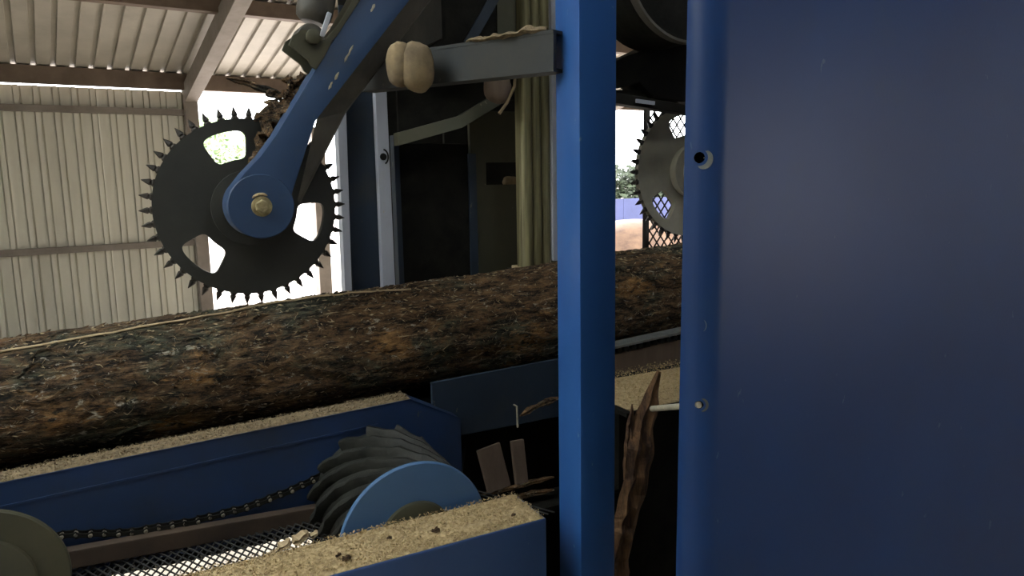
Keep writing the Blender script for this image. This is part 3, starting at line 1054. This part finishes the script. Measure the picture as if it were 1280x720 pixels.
# ================================================================ ROLLERS
def roller(c, label, fmat, rad=0.19, v0=1.62, v1=1.945, ribs=14):
    t = thing('ribbed_roller' if ribs else 'end_roller', label, 'roller', (c.x, v0, c.z - rad))
    cc = Vector((c.x, 0, c.z))
    part('end_disc', MB().lathe(cc + Vector((0, v0, 0)), (0, 1, 0), [(0, rad - 0.003), (0.003, rad), (0.010, rad), (0.011, rad - 0.01)], 72), fmat, t, smooth=35)
    part('hub', MB().lathe(cc + Vector((0, v0 - 0.012, 0)), (0, 1, 0), [(0, 0.085), (0.003, 0.092), (0.013, 0.094)], 48), 'olive' if fmat == 'flange' else fmat, t, smooth=35)
    if ribs:
        part('drum', MB().lathe(cc + Vector((0, v0 + 0.011, 0)), (0, 1, 0), [(0, rad * 0.86), (v1 - v0 - 0.015, rad * 0.90)], 56), 'rubber', t, smooth=35)
    else:
        part('axle', MB().lathe(cc + Vector((0, v0 + 0.011, -0.06)), (0, 1, 0), [(0, 0.03), (v1 - v0 - 0.015, 0.03)], 20), 'dark', t, smooth=35)
    N = ribs
    for k in range(N):
        pts = []
        for i in range(17):
            s1 = i / 16
            an = 2 * PI * k / N + s1 * R(95)
            rr = rad * (0.90 + 0.06 * s1 + 0.012 * math.sin(i * 2.1 + k))
            pts.append(cc + Vector((rr * math.cos(an), v0 + 0.016 + s1 * (v1 - v0 - 0.03), rr * math.sin(an))))
        rings = []
        for j, p in enumerate(pts):
            rd_ = Vector((p.x - cc.x, 0, p.z - cc.z)).normalized()
            d = (pts[min(j + 1, 16)] - pts[max(j - 1, 0)]).normalized()
            y = d.cross(rd_).normalized()
            h = 0.012 + 0.004 * noise.noise(Vector((j * 0.9, k * 3.1, 0)))
            wv = y * 0.005 * noise.noise(Vector((j * 0.7, k * 5.3, 4)))
            rings.append([p - rd_ * 0.026 + y * 0.017, p + rd_ * h * 0.4 + y * 0.013 + wv, p + rd_ * h + y * 0.005 + wv, p + rd_ * h - y * 0.006 + wv, p + rd_ * h * 0.2 - y * 0.011 + wv, p - rd_ * 0.026 - y * 0.015])
        part('spiral_rib', MB().loft(rings), 'rubber', t, smooth=45)
    return t


rc1 = at(520, 672, 1.62)
roller(rc1, 'black ribbed roller with a light blue end disc, behind the sawdust of the front beam', 'flange')
rc2 = at(-26, 735, 1.62)
roller(rc2, 'olive dusty roller end cut off by the lower left corner', 'olive', 0.150, ribs=0)


# ================================================================ CHAINS UNDER THE RAIL
def chain(ps, v, label, n):
    pts = [at(x, y, v) for x, y in ps]
    t = thing('drive_chain', label, 'chain', pts[0], 'roller chains')
    tot = sum((pts[i + 1] - pts[i]).length for i in range(len(pts) - 1))
    step = tot / n
    L = step
    m1 = MB()
    for dv in (-0.009, 0.009):
        m1.prism([(-L * 0.62, 0), (-L * 0.5, -0.008), (-L * 0.2, -0.005), (L * 0.2, -0.005), (L * 0.5, -0.008), (L * 0.62, 0), (L * 0.5, 0.008), (L * 0.2, 0.005), (-L * 0.2, 0.005), (-L * 0.5, 0.008)], dv - 0.0015, dv + 0.0015)
    me1 = m1.mesh('link')
    m2 = MB().lathe((0, -0.014, 0), (0, 1, 0), [(0, 0.0035), (0.001, 0.0048), (0.028, 0.0048)], 8)
    me2 = m2.mesh('pin')
    acc = 0
    i = 0
    for k in range(n):
        d = (k + 0.5) * step
        dd = d
        for i in range(len(pts) - 1):
            l = (pts[i + 1] - pts[i]).length
            if dd <= l or i == len(pts) - 2:
                break
            dd -= l
        dr_ = (pts[i + 1] - pts[i]).normalized()
        p = pts[i] + dr_ * dd
        o = piece('link', me1, 'dark', t, p + Vector((0, 0.0035 * (k % 2), 0)), (0, -math.atan2(dr_.z, dr_.x), 0))
        o2 = link('pin', me2, 'pin', o, (L * 0.5, 0, 0))
    return t


chain([(20, 676), (90, 668), (160, 666), (240, 652), (310, 634), (366, 612), (404, 594)], 1.945, 'upper oily roller chain with bright pins along the dark blue rail', 24)
chain([(90, 724), (200, 704), (300, 682), (392, 660)], 1.93, 'lower oily roller chain just above the white mesh', 22)
# brown bar between the chains
ba, bb = at(60, 702, 1.925), at(398, 641, 1.925)
bx = Vector(bb) - Vector(ba)
solo('brown_bar', MB().bar(Vector(ba) - bx * 1.5, Vector(bb) + bx * 0.0, 0.03, 0.045), 'brown', 'dull brown bar between the two oily chains', 'bar', (ba.x, 1.925, ba.z - 0.02), bevel=0.003)
# white mesh tray below
g0, g1 = at(150, 745, 1.74), at(330, 690, 1.74)
gz = (g0.z + g1.z) / 2
tray = thing('mesh_tray', 'dark wire mesh tray low under the chains with bright floor showing through', 'tray', (g0.x, 1.66, gz - 0.03))
for v in (1.62, 2.2):
    part('frame_bar', MB().box(-0.5, 0.85, v - 0.01, v + 0.01, gz - 0.03, gz - 0.01), 'wire', tray)
mb = MB()
for k in range(-6, 60):
    u = -0.5 + k * 0.02
    mb.bar((u, 1.62, gz - 0.02), (u + 0.30, 2.2, gz - 0.02), 0.003, 0.003)
    mb.bar((u + 0.30, 1.62, gz - 0.017), (u, 2.2, gz - 0.017), 0.003, 0.003)
part('wire_mesh', mb, 'wire', tray, kind='stuff')
CHIP = ['largest pale wood chip left of the ribbed roller', 'second largest pale wood chip, left of the largest one', 'small pale chip touching the foot of the ribbed roller', 'leftmost small pale chip at the edge of the sawdust']
for i, (x, y, s1) in enumerate(((375, 672, 0.018), (355, 680, 0.014), (392, 668, 0.010), (345, 690, 0.012))):
    p = at(x, y, 1.66)
    solo('wood_chip', jag([p + Vector((-s1, 0, -s1 * 0.5)), p, p + Vector((s1, 0.005, s1 * 0.6))], s1 * 1.6, s1, 600 + i, 5, (0, 0, 1)), 'chip', CHIP[i], 'chip', p, 'wood chips left of the roller')

# ================================================================ BODY RIGHT OF THE RAIL, LEFT OF THE POST
u0 = rc.x + 0.005
dk = thing('lower_housing', 'dark blue machine housing below the log between rail and tall blue post', 'housing', (1.1, 2.05, 0))
h0 = at(540, 482, 2.02)
h1 = at(692, 462, 2.02)
h2 = at(575, 545, 2.02)
mb = MB().prism([(h0.x, h0.z + 0.008), (2.7, h1.z + 0.08), (2.7, h2.z), (h0.x, h2.z)], 2.02, 2.034)
part('front_plate', mb, 'dull', dk, bevel=0.002)
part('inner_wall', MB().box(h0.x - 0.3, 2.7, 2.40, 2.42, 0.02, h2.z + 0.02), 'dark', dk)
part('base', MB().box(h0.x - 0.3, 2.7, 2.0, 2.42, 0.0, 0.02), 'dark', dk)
# bright staple-shaped handle
hs = [at(646, 508, 2.0), at(647, 534, 2.0)]
part('handle', MB().tube([hs[0] + Vector((0, 0.02, 0)), hs[0], hs[1], hs[1] + Vector((0.012, 0.02, 0))], 0.003, 6), 'bare', dk)
# boards and bark lying against it
for i, (ps, w, lab) in enumerate(((((610, 558), (624, 612)), 0.080, 'grey brown board stub leaning beside the light blue disc'),
                                  (((646, 550), (652, 604)), 0.045, 'narrower grey board stub leaning right of the first stub'))):
    a_, b_ = at(*ps[0], 1.98), at(*ps[1], 1.95)
    solo('board_stub', MB().bar(a_, b_, 0.014, w, (1, 0, 0.0)), 'board', lab, 'board', (b_.x, b_.y, b_.z), bevel=0.003)
for i, (ps, lab) in enumerate(((((602, 618), (645, 608), (692, 596)), 'upper thin strip of bark lying below the board stubs'),
                               (((612, 630), (650, 620), (692, 612)), 'lower thin strip of bark lying below the board stubs'),
                               (((650, 520), (675, 505), (700, 497)), 'thin strip of bark slanting behind the tall blue post'))):
    pth = [at(x, y, 1.95) for x, y in ps]
    solo('bark_strip', jag(pth, 0.02, 0.012, 700 + i, 14), 'shred', lab, 'bark', pth[0])
sh = at(640, 640, 1.93)
part('shelf', MB().box(u0, 1.4, 1.90, 2.02, sh.z - 0.012, sh.z), 'dark', dk)

# ================================================================ STANDING PARTS BEHIND THE LOG
# blue channel post, flanges coloured pale to look lit
CV = 2.62
c0, c1, c2, c3 = at(428, 250, CV), at(440, 250, CV), at(473, 250, CV), at(491, 250, CV)
chn = thing('channel_post', 'dark blue channel post with flanges pale grey as if lit, behind the log', 'post', (c1.x, CV, 0))
part('web', MB().box(c1.x - 0.004, c2.x + 0.004, CV + 0.03, CV + 0.045, 0, 2.2), 'dull', chn)
def slab(xt0, xt1, yt, xb0, xb1, yb, v, th):
    a1_, a2_, b1_, b2_ = at(xt0, yt, v), at(xt1, yt, v), at(xb0, yb, v), at(xb1, yb, v)
    m = MB()
    m.loft([[(a1_.x, v, a1_.z), (a2_.x, v, a2_.z), (a2_.x, v + th, a2_.z), (a1_.x, v + th, a1_.z)],
            [(b1_.x, v, b1_.z), (b2_.x, v, b2_.z), (b2_.x, v + th, b2_.z), (b1_.x, v + th, b1_.z)]])
    return m
part('flange', slab(420, 432, 110, 434, 442, 420, CV, 0.05), 'pale', chn, bevel=0.002)
part('flange', slab(467, 481, 60, 481, 497, 420, CV, 0.05), 'pale', chn, bevel=0.002)
hp_ = at(479, 196, CV)
part('bolt_hole', MB().lathe((hp_.x, CV - 0.002, hp_.z), (0, -1, 0), [(0, 0.013), (0.003, 0.012)], 16), 'dark', chn)
part('bolt_ring', MB().tube([(hp_.x + 0.018 * math.cos(t), CV - 0.003, hp_.z + 0.026 * math.sin(t)) for t in [R(-70 + 14 * k) for k in range(12)]], 0.003, 6), 'dark', chn)

# dark rear housing with door and slotted plate
DV = 2.74
d0, d1, d2, d3 = at(497, 250, DV), at(588, 250, DV), at(660, 250, DV), at(700, 250, DV)
zt = at(540, 176, DV).z
rh = thing('rear_housing', 'dark machine housing with black door and slotted olive plate behind the log', 'housing', ((d0.x + d2.x) / 2, DV, 0))
door = part('door', MB().box(d0.x + 0.012, d1.x - 0.004, DV, DV + 0.02, 0.0, zt - 0.01), 'dark', rh, bevel=0.003, label='black door leaf')
part('door_frame', MB().box(d0.x - 0.012, d0.x + 0.01, DV - 0.015, DV + 0.03, 0.0, zt + 0.02), 'dull', rh, bevel=0.003)
sl0, sl1 = at(606, 203, DV), at(662, 230, DV)
mb = MB()
x0, x1 = d1.x, d3.x
mb.box(x0, sl0.x, DV - 0.01, DV + 0.01, 0.0, zt + 0.12)
mb.box(sl0.x, sl1.x, DV - 0.01, DV + 0.01, 0.0, sl1.z)
mb.box(sl0.x, sl1.x, DV - 0.01, DV + 0.01, sl0.z, zt + 0.12)
mb.box(sl1.x, x1, DV - 0.01, DV + 0.01, 0.0, zt + 0.12)
part('slotted_plate', mb, 'olive', rh, label='dusty olive plate with a slot')
part('blue_strip', MB().box(d1.x - 0.012, d1.x + 0.02, DV - 0.02, DV - 0.008, 0, zt - 0.05), 'dull', rh)
part('slot_back', MB().box(d1.x, d3.x, DV + 0.25, DV + 0.27, 0, 2.2), 'dark', rh)
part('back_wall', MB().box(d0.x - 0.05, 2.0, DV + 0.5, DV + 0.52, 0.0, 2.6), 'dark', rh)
# knob of dust lying in the slot
sk = at(642, 224, DV + 0.02)
solo('dust_lump', lobe((sk.x, DV + 0.05, sl1.z + 0.012), 0.035, 0.02, 0.022, 9), 'dustcap', 'small grey lump lying in the slot of the olive plate', 'lump', (sk.x, DV + 0.05, sl1.z), smooth=70)
# upper black hood with inclined lower channel
e0, e1, e2 = at(497, 182, 2.60), at(575, 160, 2.60), at(628, 128, 2.60)
hood = thing('upper_hood', 'black sheet hood above the log between the blue arm and the tall post', 'hood', (e1.x, 2.5, e1.z))
part('lower_channel', MB().loft([[(p.x, 2.58, p.z), (p.x, 2.60, p.z + 0.045), (p.x, 2.64, p.z + 0.045), (p.x, 2.64, p.z)] for p in (e0, e1, e2)]), 'olive', hood, label='dusty inclined channel')
hl, hrr = at(497, 100, 2.62), at(705, 100, 2.62)
part('front_sheet', MB().prism([(hl.x, at(497, 178, 2.62).z), (e1.x, at(575, 158, 2.62).z), (e2.x, at(628, 126, 2.62).z), (hrr.x, at(705, 120, 2.62).z), (hrr.x, 2.7), (hl.x, 2.7)], 2.63, 2.645), 'dark', hood)
n0, n1 = at(585, 55, 2.40), at(622, -10, 2.40)
part('slanted_strip', MB().bar(n0, n1, 0.01, 0.035, (1, 0, 0)), 'dull', hood)
v0_, v1_ = at(622, 46, 2.45), at(656, -60, 2.45)
part('olive_panel', MB().box(v0_.x, v1_.x + 0.03, 2.45, 2.46, v0_.z - 0.02, 2.6), 'olive', hood)
part('hood_side', MB().box(hl.x, hl.x + 0.012, 2.2, 2.65, at(505, 52, 2.3).z, 2.7), 'dark', hood)
part('hood_front', MB().box(hl.x, v0_.x, 2.46, 2.475, at(520, 70, 2.46).z, 2.7), 'dark', hood)
# horn shaped lump and hanging cable under the hood
hz = at(622, 108, 2.45)
solo('hanging_bundle', lobe((hz.x, 2.45, hz.z), 0.05, 0.04, 0.06, 12), 'board', 'dusty brown bundle hanging under the cross beam near the olive post', 'bundle', (hz.x, 2.45, hz.z - 0.06), smooth=70)
hc_ = [at(x, y, 2.42) for x, y in ((644, 92), (643, 108), (634, 128), (624, 142))]
solo('hanging_cable', MB().tube(hc_, 0.006, 6), 'dustcap', 'short dusty cable hanging beside the brown bundle under the cross beam', 'cable', hc_[3], smooth=60)

# ribbed olive post
OV = 2.40
o0, o1 = at(656, 200, OV), at(690, 200, OV)
op = thing('fluted_post', 'olive yellow fluted steel post just left of the tall blue post', 'post', ((o0.x + o1.x) / 2, OV, 0))
w = o1.x - o0.x
prof = []
N = 48
for k in range(N + 1):
    t = k / N
    prof.append((o0.x + w * t, OV + 0.016 - 0.016 * abs(math.sin(t * PI * 3)) ** 0.6))
prof += [(o1.x, OV + 0.07), (o0.x, OV + 0.07)]
zb_ = at(672, 334, OV).z
mb = MB().loft([[(x, y, z) for x, y in prof] for z in (zb_, 2.7)])
part('fluted_tube', mb, 'fluted', op, smooth=40)
part('pale_edge', MB().box(o1.x - 0.004, o1.x + 0.02, OV - 0.01, OV + 0.05, zb_ + 0.02, 2.7), 'pale', op, bevel=0.002)
part('foot_block', MB().box(o0.x, o1.x + 0.06, OV + 0.01, OV + 0.12, zb_ - 0.035, zb_), 'chip', op, bevel=0.004, label='tan wooden foot block')
part('stand', MB().box(o0.x + 0.02, o1.x, OV + 0.15, OV + 0.2, 0.0, zb_ - 0.02), 'dark', op)
part('stand_arm', MB().box(o0.x + 0.02, o1.x, OV + 0.1, OV + 0.2, zb_ - 0.07, zb_ - 0.034), 'dark', op)

# ================================================================ RIGHT GAP
# outfeed rail below the log, right of the post
GV = 1.98
g = lambda x, y, v=GV: at(x, y, v)
ga, gb = g(760, 445), g(852, 424)
gs = (gb.z - ga.z) / (gb.x - ga.x)
ge = 2.6
orl = thing('outfeed_rail', 'brown grey outfeed rail below the log right of the tall blue post', 'rail', (1.5, GV, ga.z - 0.1))
gz_ = lambda u: ga.z + (u - ga.x) * gs
mb = MB()
hgt = g(800, 437).z - g(800, 470).z
mb.prism([(1.25, gz_(1.25)), (ge, gz_(ge)), (ge, gz_(ge) - hgt), (1.25, gz_(1.25) - hgt)], GV, GV + 0.03)
part('side_bar', mb, 'board', orl, bevel=0.003)
mb = MB()
mb.prism([(1.25, gz_(1.25) + 0.030), (ge, gz_(ge) + 0.030), (ge, gz_(ge) + 0.022), (1.25, gz_(1.25) + 0.022)], GV - 0.01, GV + 0.05)
part('wear_strip', mb, 'worn', orl, label='grey wear strip')
lm_ = MB().box(-0.012, 0.006, -0.006, 0.012, -0.009, 0.007).mesh('rack_tooth')
for k in range(36):
    u = 1.28 + k * 0.03
    piece('rack_tooth', lm_, 'dark', orl, (u, GV + 0.0, gz_(u) + 0.011), (0, R(20), 0))
# sawdust shelf
sv0, sv1 = 1.62, 1.97
sa = at(800, 507, 1.66)
shelf = thing('shelf_plate', 'steel shelf plate holding a sawdust heap between post and large blue cover', 'shelf', (1.4, 1.8, sa.z - 0.012))
part('plate', MB().box(1.22, 2.4, sv0, sv1, sa.z - 0.012, sa.z), 'dark', shelf)
for u in (1.4, 2.3):
    part('leg', MB().box(u, u + 0.05, 1.9, 1.95, 0, sa.z - 0.011), 'dark', shelf)
solo('sawdust', dust(1.24, 2.0, sv0 + 0.01, sv1 - 0.04, lambda u: sa.z, 0.034, 21, 5000, 120, 40, 0.3), 'saw', 'heap of sawdust on the shelf behind the leaning bark stick', 'sawdust', (1.4, 1.8, sa.z), kind='stuff')
# leaning bark stick
pth = [at(823, 464, 1.62), at(812, 512, 1.61), at(800, 560, 1.60), at(788, 620, 1.59), at(776, 690, 1.58), at(765, 770, 1.58)]
solo('bark_stick', jag(pth, 0.086, 0.026, 900, 40, (1, 0, 0), rag=0.3), 'torn', 'long torn strip of bark leaning upright between the post and the large blue cover', 'bark', pth[-1])
pth = [at(790, 505, 1.62), at(786, 540, 1.61), at(780, 600, 1.60)]
solo('bark_splinter', jag(pth, 0.022, 0.01, 903, 16, (1, 0, 0)), 'torn', 'short bark splinter beside the long leaning strip of bark', 'bark', pth[-1])
# dark inside wall under the shelf
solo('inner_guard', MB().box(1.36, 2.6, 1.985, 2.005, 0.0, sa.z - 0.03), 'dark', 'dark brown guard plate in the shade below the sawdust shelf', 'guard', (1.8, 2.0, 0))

# large drum and casing at the top of the gap
dc = at(862, -48, 1.9)
dr0 = at(862, 52, 1.9)
rad = dc.z - dr0.z
drum = thing('drum', 'large dark drum at the top beside the large blue cover', 'drum', (dc.x, 1.9, dr0.z))
part('drum_shell', MB().lathe((dc.x, 1.9, dc.z), (0, 1, 0), [(0.012, rad - 0.02), (0.012, rad - 0.006), (0, rad - 0.006), (0, rad), (0.22, rad), (0.22, rad - 0.02)], 64), 'dark', drum, smooth=35)
part('rim_band', MB().lathe((dc.x, 1.895, dc.z), (0, 1, 0), [(0, rad - 0.002), (0, rad + 0.006), (0.03, rad + 0.006), (0.03, rad - 0.002)], 64, cap=False), 'cyl', drum, smooth=35)
part('axle', MB().lathe((dc.x, 1.85, dc.z), (0, 1, 0), [(0, 0.03), (1.2, 0.03)], 20), 'dark', drum)
cs = thing('upper_casing', 'dark arched arm casing above the grey spiked wheel', 'casing', (1.9, 2.1, at(812, 130, 2.1).z))
cq = lambda x, y: (at(x, y, 2.1).x, at(x, y, 2.1).z)
ol = [cq(755, 84), cq(775, 72), cq(795, 66), cq(815, 56), cq(835, 54), cq(900, 56), cq(960, 80), cq(960, 128), cq(850, 128), cq(812, 122), cq(795, 104), cq(775, 110), cq(755, 112)]
part('casing_shell', MB().prism(ol, 2.08, 2.2), 'dark', cs, bevel=0.004)
part('hub_arm', MB().bar((WC2.x, 2.15, WC2.z), (WC2.x + 0.1, 2.15, WC2.z + 0.2), 0.05, 0.12, (1, 0, 0)), 'dark', cs)
ol = [cq(740, 116), cq(850, 136), cq(900, 142), cq(900, 158), cq(850, 146), cq(740, 130)]
part('lower_bar', MB().prism(ol, 2.02, 2.07), 'dark', cs, bevel=0.003)
part('painted_glint', MB().bar(at(795, 126, 2.015), at(818, 129, 2.015), 0.006, 0.012), 'pale', cs)  # pale bar standing in for a white glint
ol = [cq(755, 112), cq(800, 112), cq(850, 126), cq(850, 133), cq(755, 124)]
part('middle_plate', MB().prism(ol, 2.11, 2.16), 'olive', cs)
# diamond mesh guard behind the grey wheel
mg = thing('mesh_guard', 'black diamond wire mesh guard standing behind the grey spiked wheel', 'guard', (2.3, 2.62, 1.1))
m0, m1 = at(808, 200, 2.62).x, at(808, 200, 2.62).x + 1.1
z0, z1 = 1.10, 1.98
mb = MB()
st = 0.042
k = -30
while k < 60:
    for sgn in (1, -1):
        pts = []
        # clip the diagonal to the frame
        ua, ub = m0, m1
        for u in (ua, ub):
            pass
        c = z0 + k * st * 1.3
        seg = []
        za = c if sgn > 0 else c
        f = lambda u: c + sgn * 1.3 * (u - m0)
        us = sorted([m0, m1] + [m0 + (z - c) / (1.3 * sgn) for z in (z0, z1)])
        us = [u for u in us if m0 - 1e-6 <= u <= m1 + 1e-6 and z0 - 1e-6 <= f(u) <= z1 + 1e-6]
        if len(us) >= 2 and us[-1] - us[0] > 0.005:
            mb.bar((us[0], 2.62 + 0.003 * sgn, f(us[0])), (us[-1], 2.62 + 0.003 * sgn, f(us[-1])), 0.005, 0.005)
    k += 1
part('wire_mesh', mb, 'wire', mg, kind='stuff')
for a_, b_ in (((m0, z0), (m0, z1)), ((m1, z0), (m1, z1)), ((m0, z0), (m1, z0)), ((m0, z1), (m1, z1))):
    part('frame_bar', MB().bar((a_[0], 2.62, a_[1]), (b_[0], 2.62, b_[1]), 0.02, 0.02, (0, 1, 0)), 'wire', mg)
for u in (m0, m1):
    part('leg', MB().bar((u, 2.62, 0.0), (u, 2.62, z0), 0.02, 0.02, (0, 1, 0)), 'wire', mg)

# ================================================================ LARGE BLUE COVER
PV = 0.95
PR = 0.05
pu0 = at(852, 360, PV + PR).x
cov = thing('cover_sheet', 'large plain dark blue sheet cover filling the right side, with rounded edge', 'cover', (pu0 + 0.9, PV, 0.0))
prof = []
for k in range(13):
    t = PI / 2 * k / 12
    prof.append((pu0 + PR - PR * math.cos(t), PV + PR - PR * math.sin(t)))
prof.append((pu0 + 0.6, PV))
prof.append((pu0 + 1.9, PV))
prof.append((pu0 + 1.95, PV + 0.05))
inner = [(x + 0.003 * (1 if i < 8 else 0), y + 0.003) for i, (x, y) in enumerate(prof)]
ringp = prof + inner[::-1]
mb = MB().loft([[(x + (1.35 - z) * -0.004, y, z) for x, y in ringp] for z in (0.08, 0.9, 1.7, 2.7)])
sh_ = part('sheet', mb, 'panel', cov, smooth=40)


def drill(o, c, d, r, base):
    m = MB().lathe(Vector(c) - Vector(d) * 0.05, d, [(0, r), (0.1, r)], 16)
    me = m.mesh('cut', base)
    cut = bpy.data.objects.new('cut', me)
    COL.objects.link(cut)
    cut.parent = o.parent
    mod = o.modifiers.new('hole', 'BOOLEAN')
    mod.object = cut
    mod.operation = 'DIFFERENCE'
    mod.solver = 'EXACT'
    return cut


def on_cover(x, y):
    """where the sight line at x, y meets the rounded sheet"""
    best = None
    for k in range(400):
        v = PV + PR * k / 400
        p = at(x, y, v)
        xx = pu0 + PR - math.sqrt(max(0, PR * PR - (PV + PR - v) ** 2)) + (1.35 - p.z) * -0.004
        if p.x >= xx or k == 0 and p.x > pu0 + PR:
            best = p
            n = Vector((pu0 + PR - p.x, PV + PR - p.y, 0)) if p.x < pu0 + PR else Vector((0, 1, 0))
            return p, Vector((p.x - pu0 - PR, p.y - PV - PR, 0)).normalized() if p.x < pu0 + PR else Vector((0, -1, 0))
    return at(x, y, PV + PR), Vector((-1, 0, 0))


cuts = []
hA, nA = on_cover(874, 197)
hB, nB = on_cover(874, 506)
cuts.append(drill(sh_, hA, nA, 0.0095, BASE[cov.name]))
cuts.append(drill(sh_, hB, nB, 0.0075, BASE[cov.name]))
dg = bpy.context.evaluated_depsgraph_get()
me = bpy.data.meshes.new_from_object(sh_.evaluated_get(dg), depsgraph=dg)
sh_.modifiers.clear()
sh_.data = me
for c in cuts:
    bpy.data.objects.remove(c)


def worn(c, n, r0, r1, a0, a1, name, mat='pale', sq=1.0):
    """thin crescent of bare metal on the sheet"""
    x = Vector((0, 0, 1))
    y = x.cross(n).normalized()
    m = MB()
    rings = []
    K = 16
    for k in range(K + 1):
        t = R(a0 + (a1 - a0) * k / K)
        e = math.sin(PI * k / K) ** 0.6 if a1 - a0 < 359 else 1
        rr = r0 + (r1 - r0) * e
        d = y * math.cos(t) * sq + x * math.sin(t)
        b = n * 0.0010
        # follow the bend of the sheet
        def onb(p):
            if p.x < pu0 + PR:
                q_ = Vector((p.x - pu0 - PR, p.y - PV - PR, 0)).normalized() * (PR + 0.0012)
                return Vector((pu0 + PR + q_.x + (1.35 - p.z) * -0.004, PV + PR + q_.y, p.z))
            return Vector((p.x, PV - 0.0012, p.z))
        rings.append([onb(c + d * r0), onb(c + d * rr), onb(c + d * rr) - n * 0.002, onb(c + d * r0) - n * 0.002])
    m.loft(rings)
    return part(name, m, mat, cov)


for (hc, hn, r) in ((hA, nA, 0.0095), (hB, nB, 0.0075)):
    part('hole_shade_cup', MB().lathe(hc - hn * 0.0045, -hn, [(0, r + 0.002), (0.03, r + 0.002), (0.03, 0.001)], 16, cap=False), 'void', cov)  # black cup added so each drilled hole reads dark
worn(hA, nA, 0.014, 0.0235, -100, 50, 'worn_ring', 'worn').__setitem__('label', 'crescent of bare metal beside the hole')
worn(hB, nB, 0.012, 0.017, -70, 70, 'worn_ring', 'cyl')
pS, nS = on_cover(878, 407)
worn(pS + Vector((-0.01, 0, 0)), nS, 0.014, 0.0155, -45, 45, 'scratch', 'worn')
# legs behind the sheet
for u in (pu0 + 0.25, pu0 + 1.7):
    part('back_leg', MB().box(u, u + 0.05, PV + 0.004, PV + 0.054, 0.0, 2.6), 'dark', cov)
# bolt sticking out of the sheet's edge
r1_ = at(815, 511, 1.12)
bl = thing('threaded_rod', 'short shiny steel rod sticking left out of the large blue cover', 'rod', (hB.x, hB.y, hB.z - 0.006))
rd = (Vector((r1_.x, r1_.y, r1_.z)) - hB).normalized()
part('rod', MB().lathe(hB, rd, [(0, 0.0058), ((r1_ - hB).length, 0.0058)], 14), 'bare', bl, smooth=40)
